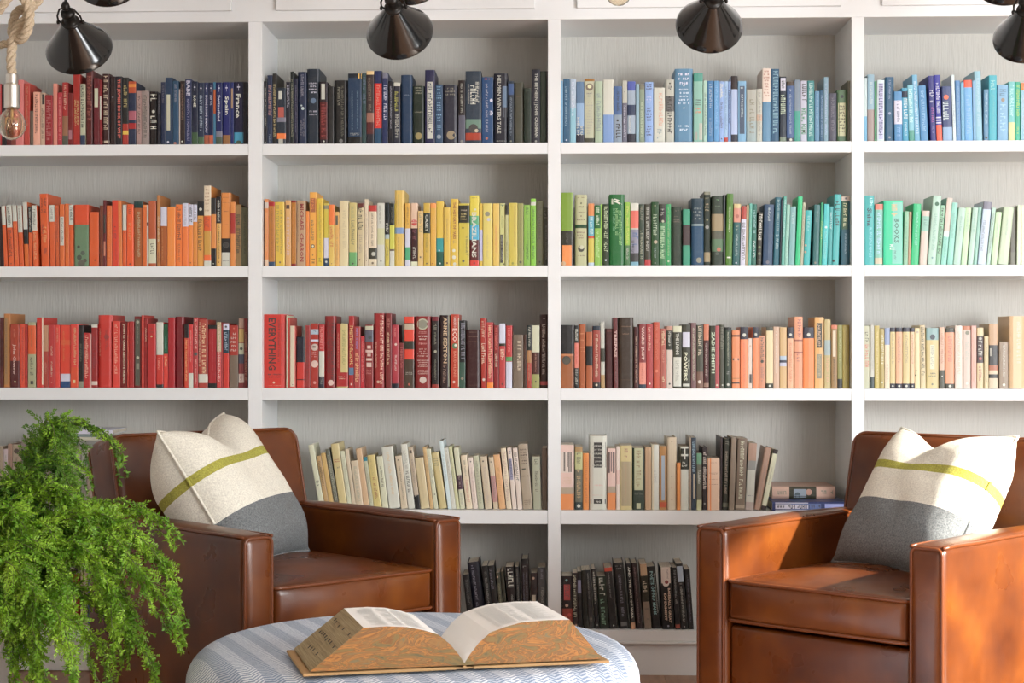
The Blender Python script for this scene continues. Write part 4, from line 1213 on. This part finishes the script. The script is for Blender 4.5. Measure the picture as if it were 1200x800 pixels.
mb = MB(); mb.tube([((OR+0.004)*math.cos(2*PI*k/72), (OR+0.004)*math.sin(2*PI*k/72), OZ-0.10) for k in range(72)], 0.0045, 6, closed=True); mb.build('piping', M['ottoman'], ot, smooth=True)
for k in range(4):
    a = PI/4+k*PI/2; mb = MB(); mb.lathe([(0.0001, 0), (0.018, 0), (0.026, 0.062), (0.0001, 0.062)], 16); l = mb.build('leg', M['wood'], ot, smooth=True); l.location = (0.40*math.cos(a), 0.40*math.sin(a), 0)

# ---------------------------------------------------------------- the open dictionary
M['marbled'] = new_mat('marbled_edge', (0.4, 0.2, 0.08), 0.55)
n = NT(M['marbled']); v = n.coords((0.55, 1, 1.5), (0, 0.5, 0)); nn = n.n('ShaderNodeTexNoise'); nn.inputs['Scale'].default_value = 9; nn.inputs['Detail'].default_value = 2; n.l(v, nn.inputs['Vector'])
vm = n.n('ShaderNodeVectorMath', operation='MULTIPLY_ADD'); n.l(nn.outputs['Color'], vm.inputs[0]); vm.inputs[1].default_value = (0.16, 0.16, 0.16); n.l(v, vm.inputs[2])
f = n.noise(vm.outputs[0], 12, 4, 0.6, 3.2)
n.color(n.ramp(f, [(0.30, (0.10, 0.085, 0.04)), (0.41, (0.20, 0.13, 0.04)), (0.47, (0.19, 0.075, 0.018)), (0.51, (0.40, 0.17, 0.035)), (0.55, (0.17, 0.085, 0.03)), (0.61, (0.26, 0.13, 0.035)), (0.66, (0.15, 0.125, 0.06)), (0.76, (0.24, 0.17, 0.07))]))
M['foreedge'] = new_mat('browned_fore_edge', (0.25, 0.17, 0.09), 0.7)
n = NT(M['foreedge']); v = n.coords((1.2, 0.02, 1)); w = n.noise(v, 420, 3, 0.6); n.color(n.ramp(w, [(0.3, (0.20, 0.14, 0.065)), (0.5, (0.33, 0.25, 0.13)), (0.75, (0.46, 0.37, 0.22))]))
M['page'] = new_mat('white_page', (0.76, 0.76, 0.72), 0.7)
n = NT(M['page']); v = n.coords((1, 1, 1)); w = n.noise(n.coords((0.3, 6, 1)), 60, 2); n.color(n.mix(n.math('MULTIPLY', w, 0.2), (0.90, 0.89, 0.86), (0.74, 0.72, 0.66)))
M['textgrey'] = new_mat('faint_print', (0.66, 0.66, 0.63), 0.8)
BZ = OZ+0.008
fl_, fr_, bl_ = at_z(357, 792, BZ), at_z(711, 776, BZ), at_z(336, 756, BZ); gut = at_z(546, 785, BZ)
ex = (fr_-fl_).normalized(); ey = Vector((-ex.y, ex.x, 0)); g0 = fl_+ex*((gut-fl_).dot(ex)); wl = (g0-fl_).length; wr = (fr_-g0).length; dep = 0.263
ob = empty('open_book', g0); ob.rotation_euler = (0, 0, math.atan2(ex.y, ex.x)); tag(ob, 'thick old dictionary lying open on the blue ottoman, with marbled orange page edges', 'book')
TH = 0.094
def half(sg, w, tp):                       # cross-section of one half, from the gutter outwards
    top = [(0.0, 0.012), (0.012, 0.030), (0.03, 0.052), (0.055, 0.073), (0.085, 0.083), (0.12, 0.091), (w-tp-0.05, TH), (w-tp, TH-0.001)]
    k = 6; fore = [(w-tp+(tp-0.012)*i/k, (TH-0.001)*(1-i/k)+0.010*i/k) for i in range(1, k+1)]
    outline = top+fore; mb = MB(); n_ = len(outline)
    for yy in (0.0, dep):
        for x_, z in outline: mb.v.append((sg*x_, yy+(0.012 if yy else 0)*0, z))
        for x_, z in outline: mb.v.append((sg*x_, yy, 0.008))
    A, A0, B, B0 = 0, n_, 2*n_, 3*n_
    def q(f, m): mb.f.append(f if sg > 0 else f[::-1]); mb.m.append(m); mb.c.append(None)
    for i in range(n_-1):
        q((A+i, A+i+1, B+i+1, B+i), 0 if i < len(top)-1 else 2)
        q((A0+i, A0+i+1, A+i+1, A+i), 1); q((B0+i+1, B0+i, B+i, B+i+1), 1)
    q((A0+n_-1, B0+n_-1, B+n_-1, A+n_-1), 2)
    pb = mb.build('page_block', [M['page'], M['marbled'], M['foreedge']], ob)
    # faint printed columns on the open page
    pr = MB(); rg = random.Random(5 if sg > 0 else 6)
    def zt(x_):
        for (a, za), (b, zb) in zip(top, top[1:]):
            if a <= x_ <= b: return za+(zb-za)*(x_-a)/(b-a)
        return TH
    for c0, c1 in ((0.075, 0.145), (0.155, w-tp-0.02)):
        for r in range(34):
            y0 = 0.022+r*0.0065; x1 = c1-(rg.random()*0.02 if rg.random() < 0.4 else 0)
            pts = [c0+(x1-c0)*k/4 for k in range(5)]
            vs_ = [(sg*x_, y, zt(x_)+0.0005) for x_ in pts for y in (y0, y0+0.0024)]
            pr.add(vs_, [(2*k, 2*k+2, 2*k+3, 2*k+1)[::(1 if sg > 0 else -1)] for k in range(4)])
    tag(pr.build('page_print', M['textgrey'], pb), kind='stuff')
    if sg < 0:                              # worn thumb-index marks on the fore edge
        th = MB()
        for row in range(3):
            for k in range(9):
                if rg.random() < 0.3: continue
                tt = 0.2+0.28*row+rg.uniform(-0.02, 0.02); x_ = w-tp+(tp-0.012)*tt+0.0008; z = (TH-0.001)*(1-tt)+0.01*tt+0.0006; yy = 0.03+k*0.024
                th.add([(-x_, yy, z), (-x_, yy+0.008, z), (-x_-0.006, yy+0.008, z-0.0052), (-x_-0.006, yy, z-0.0052)], [(0, 3, 2, 1)])
        tag(th.build('thumb_index', new_mat('index_ink', (0.02, 0.018, 0.015), 0.7), pb), kind='stuff')
    cv = MB(); cv.box((min(sg*0.018, sg*(w+0.004)), -0.006, 0.0), (max(sg*0.018, sg*(w+0.004)), dep+0.008, 0.0055)); cv.build('cover_board', M['cover_tan'], ob, bevel=0.0012)
M['cover_tan'] = new_mat('tan_book_cloth', (0.40, 0.24, 0.10), 0.6)
half(-1, wl, 0.120); half(1, wr, 0.081)
cv = MB(); cv.tube([(0, -0.004, 0.004), (0, dep+0.004, 0.004)], 0.004, 6); cv.box((-0.022, -0.003, 0.001), (0.022, dep+0.003, 0.004)); cv.build('spine', M['cover_tan'], ob)

# ---------------------------------------------------------------- books lying flat on the fourth shelf
def flat_book(label, name, px0, px1, zb, w, Y, d, base, toks, hard=True):
    x0 = at(px0, 590, Y).x; x1 = at(px1, 590, Y).x
    c_, p_, i_ = book_meshes(w, x1-x0, d, hexcol(base), hard, toks.split(), random.Random(4))
    P = Matrix.Translation((x0, Y, zb+w)) @ Matrix.Rotation(PI/2, 4, 'Y')
    o = c_.build(name, M['cover'], matrix=P); tag(o, label, name); p_.build('page_block', M['pages'], o)
    if i_.f: tag(i_.build('spine_print', M['print'], o), kind='stuff')
    return o
z4 = shelf_z[4][1]+0.0006
flat_book('thick blue book lying flat at the foot of the two-book stack', 'book', 905, 993, z4, 0.032, 0.004, 0.205, '236', 'r20-88-3-30:9ae r20-80-35-75:57b r8-92-52-96:dde s36-96:235:50:44')
flat_book('beige picture-spined book lying flat on top of the blue book', 'book', 905, 979, z4+0.0327, 0.042, 0.115, 0.215, 'ca9', 'b30-73:443 c45-42-26:c98 r20-90-46-66:9ab c70-60-24:356 s4-26:998:50:40 s78-95:998:50:30')
zA = shelf_z[4][1]+0.234
for k, (pxa, pxb, ww, col) in enumerate(((72, 118, 0.012, 'ccb'), (66, 124, 0.010, '899'), (70, 132, 0.014, 'dde'))):
    flat_book(('pale', 'grey', 'white')[k]+' magazine lying flat across the standing magazines, '+('lowest', 'middle', 'topmost')[k]+' of three', 'magazine', pxa, pxb, zA+[0, 0.0125, 0.023][k], ww, 0.05, 0.20, col, '', False)

# ---------------------------------------------------------------- black cone lamps
M['black'] = new_mat('gloss_black_paint', (0.006, 0.006, 0.006), 0.16); M['black'].node_tree.nodes['Principled BSDF'].inputs['Coat Weight'].default_value = 0.3
M['blackmetal'] = new_mat('black_metal', (0.02, 0.018, 0.016), 0.4, 0.6); M['inner'] = new_mat('shade_inside', (0.75, 0.74, 0.70), 0.4)
M['nickel'] = new_mat('brushed_nickel', (0.62, 0.58, 0.52), 0.28, 1.0)
M['cord'] = new_mat('black_cord', (0.012, 0.012, 0.012), 0.7)
M['cglass'] = new_mat('amber_glass', (1.0, 0.93, 0.80), 0.02); M['cglass'].node_tree.nodes['Principled BSDF'].inputs['Transmission Weight'].default_value = 1.0; M['cglass'].node_tree.nodes['Principled BSDF'].inputs['IOR'].default_value = 1.35
M['cglass'].node_tree.nodes['Principled BSDF'].inputs['Coat Weight'].default_value = 1.0
M['filament'] = new_mat('filament', (0.75, 0.5, 0.22), 0.4, 0.4)
def cone_lamp(label, rim, neck, Y, phi, R_px=39):
    sc = (Y-CAM.y)/F_PX; c_ = at(rim[0], rim[1], Y); view = ray(*rim).normalized()
    dx, dy = rim[0]-neck[0], rim[1]-neck[1]; L = math.hypot(dx, dy); scr = (RGT*(dx/L)-UPV*(dy/L)); scr = (scr-view*scr.dot(view)).normalized()
    ax = (view*math.cos(phi)+scr*math.sin(phi)).normalized(); R = R_px*sc; h = 0.112
    z = -ax; x = Vector((1, 0, 0)); x = (x-z*x.dot(z)).normalized(); y = z.cross(x)
    Mx = Matrix((x, y, z)).transposed().to_4x4(); Mx.translation = c_     # local z runs from the mouth back to the neck
    root = empty('pendant_lamp', c_); tag(root, label, 'lamp', 'black cone pendant lamps')
    I = Matrix.Translation(-c_)
    mb = MB(); rn = 0.021
    mb.lathe([(R, 0.0), (R+0.0016, 0.001), (R+0.0012, 0.004)]+[(R+(rn-R)*k/8, 0.004+h*k/8) for k in range(1, 9)], 56, 0, None, I @ Mx)
    mb.lathe([(R, 0.0)]+[(R-0.0015+(rn-R)*k/8, 0.003+h*k/8) for k in range(1, 9)][::1], 56, 1, None, I @ Mx)
    mb.build('lamp_shade', [M['black'], M['inner']], root, smooth=True)
    mb = MB(); mb.lathe([(0.023, h-0.002), (0.027, h+0.001), (0.027, h+0.007), (0.020, h+0.009), (0.017, h+0.012), (0.017, h+0.034), (0.021, h+0.038), (0.019, h+0.046), (0.012, h+0.052), (0.0001, h+0.054)], 28, 0, None, I @ Mx)
    mb.build('socket', M['blackmetal'], root, smooth=True)
    mb = MB()
    for s in (-1, 1):
        mb.tube([tuple(I @ Mx @ Vector(q)) for q in ((s*0.028, 0, h+0.002), (s*0.034, 0, h+0.012), (s*0.033, 0, h+0.03), (s*0.020, 0, h+0.058), (0, 0, h+0.066))], 0.0028, 8)
        mb.lathe([(0.0001, 0.0), (0.006, 0.001), (0.006, 0.007), (0.0001, 0.009)], 12, 0, None, I @ Mx @ Matrix.Translation((s*0.032, 0, h+0.004)) @ Matrix.Rotation(s*PI/2, 4, 'Y'))
    mb.build('yoke', M['blackmetal'], root, smooth=True)
    k_ = Mx @ Vector((0, 0, h+0.070)); mb = MB(); mb.lathe([(0.0001, -0.014), (0.008, -0.012), (0.013, 0), (0.008, 0.012), (0.0001, 0.014)], 16, 0, None, Matrix.Translation(k_-c_)); mb.build('knuckle', M['blackmetal'], root, smooth=True)
    mb = MB(); top = Vector((k_.x+0.004, k_.y, 2.72)); mb.tube([tuple(q-c_) for q in bez([k_, k_+Vector((0.002, 0, 0.06)), k_.lerp(top, 0.5), top], 6)], 0.0045, 8); mb.build('cord', M['cord'], root, smooth=True)
    mb = MB(); mb.lathe([(0.0001, 0), (0.05, 0), (0.052, -0.006), (0.045, -0.02), (0.0001, -0.022)][::-1], 28, 0, None, Matrix.Translation(top-c_)); mb.build('ceiling_rose', M['blackmetal'], root, smooth=True)
cone_lamp('black cone lamp hanging beside the rope light, over the red-to-navy shelf', (93, 58), (84, 30), -0.9, math.radians(44))
cone_lamp('black cone lamp hanging over the dark navy top shelf', (468.5, 39), (463, 16), -0.9, math.radians(40))
cone_lamp('black cone lamp hanging over the pale blue top shelf', (831, 31), (835, 8), -0.9, math.radians(38), 38.5)
cone_lamp('black cone lamp over the bright blue top shelf, cut by the frame', (1205, 44), (1203, 16), -0.9, math.radians(42))
cone_lamp('higher black lamp peeking in just above the rope-side cone lamp', (127, -21), (122, -46), -0.55, math.radians(42), 38)
cone_lamp('higher black lamp peeking in above the navy-shelf cone lamp', (481, -23), (478, -46), -0.55, math.radians(42), 38)
cone_lamp('higher black lamp peeking in above the bright blue top shelf', (1182, -23), (1180, -46), -0.55, math.radians(42), 38)

# ---------------------------------------------------------------- rope pendants with clear bulbs
M['rope'] = new_mat('manila_rope', (0.55, 0.44, 0.30), 0.9)
n = NT(M['rope']); v = n.coords(); w = n.noise(v, 300, 3, 0.7); n.color(n.ramp(w, [(0.25, (0.36, 0.27, 0.17)), (0.7, (0.66, 0.55, 0.40))])); n.bump(w, 0.5, 0.002)
def rope(mb, pts, R):
    pts = bez(pts, 14); L = [0]
    for a, b in zip(pts, pts[1:]): L.append(L[-1]+(b-a).length)
    N = max(8, int(L[-1]/(R*0.45))); res = []; j = 0
    for i in range(N+1):
        s = L[-1]*i/N
        while j < len(L)-2 and L[j+1] < s: j += 1
        res.append(pts[j].lerp(pts[j+1], (s-L[j])/max(1e-9, L[j+1]-L[j])))
    up = Vector((0, 1, 0.1))
    fr_ = []
    for i, p in enumerate(res):
        d = (res[min(i+1, N)]-res[max(i-1, 0)]).normalized(); up = (up-d*up.dot(d)).normalized(); fr_.append((p, up.copy(), d.cross(up)))
    for k in range(3):
        st = [p+(u*math.cos(a)+w_*math.sin(a))*R*0.52 for i, (p, u, w_) in enumerate(fr_) for a in [2*PI*k/3+i*0.55]]
        mb.tube(st, R*0.56, 7)
def bulb(parent, base, rpx, Y, glassh):
    sc = (Y-CAM.y)/F_PX; r = rpx*sc; mb = MB(); H_ = glassh*sc
    p = [(0.0001, -H_), (r*0.35, -H_*0.97), (r*0.72, -H_*0.86), (r*0.95, -H_*0.66), (r, -H_*0.50), (r*0.90, -H_*0.32), (r*0.62, -H_*0.14), (r*0.42, -H_*0.05), (r*0.38, 0)]
    g = mb; g.lathe(p, 32); g.lathe([(a*0.965, b*0.99) for a, b in p][::-1], 32)
    g.build('glass_bulb', M['cglass'], parent, smooth=True, matrix=None).location = base
    mb = MB(); mb.tube([(0, 0, 0), (0, 0, -H_*0.35)], r*0.10, 8)
    for k in range(6):
        a = 2*PI*k/6; mb.tube([(r*0.08*math.cos(a), r*0.08*math.sin(a), -H_*0.32), (r*0.45*math.cos(a), r*0.45*math.sin(a), -H_*0.30), (r*0.5*math.cos(a+0.5), r*0.5*math.sin(a+0.5), -H_*0.66), (r*0.45*math.cos(a+1), r*0.45*math.sin(a+1), -H_*0.30)], r*0.022, 5)
    mb.build('filament', M['filament'], parent, smooth=True).location = base
YR = -1.2; scr_ = (YR-CAM.y)/F_PX
rp = empty('rope_pendant', at(14, 127, YR)); o0 = rp.location.copy(); tag(rp, 'knotted rope pendant light with nickel socket and clear filament bulb', 'lamp')
mb = MB(); V = lambda x, y, dy=0.0: at(x, y, YR+dy)-o0
rope(mb, [V(14, 88), V(13, 70), V(15, 50), V(20, 34), V(30, 22), V(36, 6), V(33, -20), V(30, -60)], 5.6*scr_)
rope(mb, [V(-30, 2, 0.02), V(-6, 14, -0.01), V(4, 4, -0.03), V(14, -6, -0.03), V(26, -4, -0.03), V(34, 12, -0.03), V(34, 30, -0.03), V(27, 44, -0.02), V(18, 46, 0.02), V(14, 36, 0.03), V(20, 14, 0.03), V(34, 10, 0.03), V(46, -2, 0.03), V(56, -30, 0.03)], 5.6*scr_)
rope(mb, [V(-40, 54, 0.02), V(-14, 53, 0.02), V(4, 52, 0.02), V(14, 48, 0.02), V(24, 34, 0.03)], 4.6*scr_)
tag(mb.build('rope', M['rope'], rp, smooth=True), kind='stuff')
s_ = scr_; mb = MB(); mb.lathe([(0.0001, 41*s_), (6.4*s_, 41*s_), (7.2*s_, 40*s_), (7.2*s_, 30*s_), (6.6*s_, 29*s_), (9.0*s_, 28*s_), (9.2*s_, 27*s_), (9.2*s_, 1*s_), (8.6*s_, 0), (0.0001, 0)][::-1], 28)
mb.build('socket', M['nickel'], rp, smooth=False)
bulb(rp, (0, 0, 0.001), 16.5, YR, 38)
rp2 = empty('bulb_pendant', at(725, -30, YR)); tag(rp2, 'amber filament bulb dipping in above the divide between navy and pale blue', 'lamp')
bulb(rp2, (0, 0, 0), 16, YR, 37)
mb = MB(); mb.lathe([(0.0001, 0), (0.020, 0), (0.0215, 0.002), (0.0215, 0.06), (0.0001, 0.062)], 24); mb.build('socket', M['nickel'], rp2)
mb = MB(); mb.tube([(0, 0, 0.06), (0, 0, 2.72-rp2.location.z)], 0.004, 8); mb.build('cord', M['cord'], rp2, smooth=True)

# ---------------------------------------------------------------- asparagus fern
import numpy as np
def leafmat(name, c1, c2):
    m = bpy.data.materials.new(name); m.use_nodes = True; t = m.node_tree; t.nodes.clear()
    out = t.nodes.new('ShaderNodeOutputMaterial'); d = t.nodes.new('ShaderNodeBsdfPrincipled'); tr = t.nodes.new('ShaderNodeBsdfTranslucent'); mx = t.nodes.new('ShaderNodeMixShader')
    tc = t.nodes.new('ShaderNodeTexCoord'); nz = t.nodes.new('ShaderNodeTexNoise'); nz.inputs['Scale'].default_value = 22; t.links.new(tc.outputs['Object'], nz.inputs['Vector'])
    r = t.nodes.new('ShaderNodeValToRGB'); r.color_ramp.elements[0].position = 0.35; r.color_ramp.elements[0].color = (*c1, 1); r.color_ramp.elements[1].position = 0.68; r.color_ramp.elements[1].color = (*c2, 1)
    t.links.new(nz.outputs['Fac'], r.inputs[0]); t.links.new(r.outputs[0], d.inputs['Base Color']); t.links.new(r.outputs[0], tr.inputs['Color']); d.inputs['Roughness'].default_value = 0.55
    mx.inputs[0].default_value = 0.35; t.links.new(d.outputs[0], mx.inputs[1]); t.links.new(tr.outputs[0], mx.inputs[2]); t.links.new(mx.outputs[0], out.inputs[0]); return m
M['leaf'] = leafmat('fern_leaf', (0.12, 0.30, 0.015), (0.38, 0.62, 0.05)); M['leaf_shaded'] = leafmat('fern_leaf_shaded', (0.05, 0.15, 0.015), (0.18, 0.36, 0.035))  # second leaf is a shaded copy, the shade put into its green
M['stem'] = new_mat('fern_stem', (0.10, 0.13, 0.03), 0.6)
fern = empty('potted_fern', at(-46, 700, -1.95)); fern.location.z = 0; f0 = fern.location.copy(); tag(fern, 'bushy bright green asparagus fern arching over the dark chair arm', 'plant')
rg = np.random.default_rng(11)
def frond(pts, side_len, step, mat, dens=0.0046):
    c = bez(pts, 16); c = np.array([tuple(p) for p in c]); seg = np.linalg.norm(np.diff(c, axis=0), axis=1); L = np.concatenate([[0], np.cumsum(seg)]); T = L[-1]
    def pos(s): return np.array([np.interp(s, L, c[:, k]) for k in range(3)])
    V_, F_ = [], []; S_ = T*0.22; sd = 1; bases = []
    while S_ < T:
        t = S_/T; p = pos(S_); d = pos(min(S_+0.01, T))-pos(max(S_-0.01, 0)); d /= np.linalg.norm(d)+1e-9
        rnd = rg.normal(size=3); up = np.array([0, 0, 1.0])+0.5*rnd; a = np.cross(d, up); a /= np.linalg.norm(a)+1e-9
        sl = side_len*(math.sin(PI*min(1, 0.18+t*0.86))**0.7)*rg.uniform(0.65, 1.1)
        dr = a*sd*0.85+d*0.60+np.array([0, 0, -0.10])+0.12*rg.normal(size=3); dr /= np.linalg.norm(dr)
        m = max(3, int(sl/dens)); k = np.arange(m)/m; q = p+np.outer(k*sl, dr)+np.outer((k*sl)**2*2.4, [0, 0, -1.0])
        nn_ = np.cross(dr, a+0.4*rg.normal(size=3)); nn_ /= np.linalg.norm(nn_)+1e-9
        for s2 in (-1, 1):
            ll = 0.0125*(1-0.62*k)*rg.uniform(0.7, 1.25, m)
            b = np.cross(dr, nn_)*s2; ld = b[None, :]*0.8+dr[None, :]*0.75+0.28*rg.normal(size=(m, 3)); ld /= np.linalg.norm(ld, axis=1)[:, None]
            wv = np.cross(ld, nn_+0.5*rg.normal(size=(m, 3))); wv /= np.linalg.norm(wv, axis=1)[:, None]+1e-9
            base = q; tip = q+ld*ll[:, None]; mid = q+ld*ll[:, None]*0.45
            quad = np.stack([base, mid+wv*0.0021, tip, mid-wv*0.0021], axis=1).reshape(-1, 3)
            V_.append(quad)
        bases.append((p, q[-1])); S_ += step*rg.uniform(0.7, 1.3)*0.5; sd = -sd
    V_ = np.concatenate(V_); nq = len(V_)//4
    me = bpy.data.meshes.new('frond'); me.vertices.add(len(V_)); me.vertices.foreach_set('co', (V_-np.array(f0)).ravel())
    me.loops.add(nq*4); me.loops.foreach_set('vertex_index', np.arange(nq*4)); me.polygons.add(nq); me.polygons.foreach_set('loop_start', np.arange(nq)*4); me.polygons.foreach_set('loop_total', np.full(nq, 4))
    me.update(); me.materials.append(mat); o = bpy.data.objects.new('frond', me); COL.objects.link(o); o.parent = fern; tag(o, kind='stuff')
    mb = MB(); mb.tube([tuple(Vector(x)-f0) for x in c[::3]], [0.0022*(1-0.7*i/len(c[::3])) for i in range(len(c[::3]))], 5)
    for a, b in bases: mb.tube([tuple(Vector(a)-f0), tuple(Vector(b)-f0)], 0.0006, 3)
    tag(mb.build('stem', M['stem'], o, smooth=True), kind='stuff')
O = (-40, 720)
PATHS = [  # (points in the photograph, depth, side length, how many, shaded leaf)
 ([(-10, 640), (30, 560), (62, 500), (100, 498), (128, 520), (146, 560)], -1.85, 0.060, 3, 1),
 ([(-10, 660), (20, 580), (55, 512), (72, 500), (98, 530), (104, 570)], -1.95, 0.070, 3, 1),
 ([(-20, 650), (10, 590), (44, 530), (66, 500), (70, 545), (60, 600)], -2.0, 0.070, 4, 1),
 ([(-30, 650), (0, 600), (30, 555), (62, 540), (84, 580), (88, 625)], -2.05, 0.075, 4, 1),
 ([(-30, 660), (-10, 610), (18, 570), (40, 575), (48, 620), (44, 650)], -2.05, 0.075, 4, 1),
 ([(0, 680), (50, 620), (100, 595), (150, 592), (190, 612), (203, 636)], -2.0, 0.060, 4, 0),
 ([(0, 690), (60, 630), (110, 606), (160, 625), (196, 680), (222, 740)], -2.1, 0.062, 4, 0),
 ([(10, 690), (70, 640), (120, 620), (160, 660), (190, 705), (208, 765)], -2.15, 0.060, 4, 0),
 ([(10, 700), (70, 660), (110, 650), (140, 690), (150, 740), (148, 790)], -2.1, 0.062, 4, 0),
 ([(0, 710), (50, 690), (100, 700), (145, 725), (175, 770), (190, 830)], -2.15, 0.066, 3, 0),
 ([(-10, 680), (30, 630), (70, 605), (100, 612), (118, 645), (126, 690)], -2.15, 0.070, 4, 0),
 ([(-20, 670), (20, 620), (54, 612), (74, 650), (80, 690), (82, 725)], -2.2, 0.075, 3, 0),
 ([(-30, 680), (0, 640), (30, 632), (58, 664), (66, 700), (70, 745)], -2.25, 0.075, 3, 0),
 ([(-40, 690), (-10, 660), (15, 660), (34, 700), (40, 750), (42, 800)], -2.3, 0.080, 5, 0),
 ([(-50, 700), (-20, 680), (0, 700), (14, 750), (20, 810)], -2.3, 0.080, 5, 0),
 ([(-40, 720), (0, 710), (30, 740), (50, 780), (60, 840)], -2.25, 0.070, 4, 0),
 ([(0, 720), (50, 715), (90, 730), (115, 760), (130, 820)], -2.2, 0.060, 3, 0),
 ([(-20, 660), (20, 600), (60, 570), (92, 590), (108, 640)], -2.1, 0.075, 4, 0),
 ([(-10, 690), (40, 650), (84, 640), (120, 670), (132, 730), (136, 770)], -2.2, 0.070, 4, 0),
 ([(-20, 700), (20, 690), (60, 710), (84, 760), (90, 820)], -2.3, 0.070, 4, 0),
 ([(-40, 670), (-10, 610), (20, 600), (34, 640), (36, 690)], -2.2, 0.08, 4, 0),
]
for pts, Yd, sl, cnt, dk in PATHS:
    for k in range(cnt):
        jit = lambda i: (rg.normal(0, 7), rg.normal(0, 7))
        js = [jit(i) for i in range(len(pts))]; root = at(-46+rg.normal(0, 6), 740, -1.95+rg.normal(0, 0.03))
        P_ = [root]+[at(x+j[0]*(0.4+0.2*i)*(1 if k else 0.3), y+j[1]*(0.4+0.2*i)*(1 if k else 0.3), -1.95+(Yd+1.95)*min(1, (i+1)/3)+rg.normal(0, 0.02)) for i, ((x, y), j) in enumerate(zip(pts, js))]
        frond(P_, sl, 0.013, M['leaf_shaded'] if dk and k % 3 != 1 else M['leaf'])
M['pot'] = new_mat('terracotta_glaze', (0.55, 0.53, 0.50), 0.5)
mb = MB(); mb.lathe([(0.0001, 0.26), (0.085, 0.26), (0.10, 0.28), (0.125, 0.50), (0.132, 0.505), (0.132, 0.53), (0.120, 0.53), (0.115, 0.49), (0.0001, 0.485)], 36); mb.build('pot', M['pot'], fern, smooth=True)
mb = MB(); mb.lathe([(0.0001, 0.488), (0.113, 0.492)], 24); mb.build('soil', M['wood'], fern)
st = empty('plant_stool', (f0.x, f0.y, 0)); tag(st, 'low wooden stool carrying the potted fern', 'stool')
mb = MB(); mb.lathe([(0.0001, 0.225), (0.15, 0.225), (0.155, 0.24), (0.15, 0.2595), (0.0001, 0.2595)], 32); mb.build('seat', M['wood'], st, smooth=True)
for k in range(3):
    a = 2*PI*k/3+0.4; mb = MB(); mb.tube([(0.13*math.cos(a), 0.13*math.sin(a), 0.0), (0.09*math.cos(a), 0.09*math.sin(a), 0.228)], 0.013, 10); mb.build('leg', M['wood'], st, smooth=True)
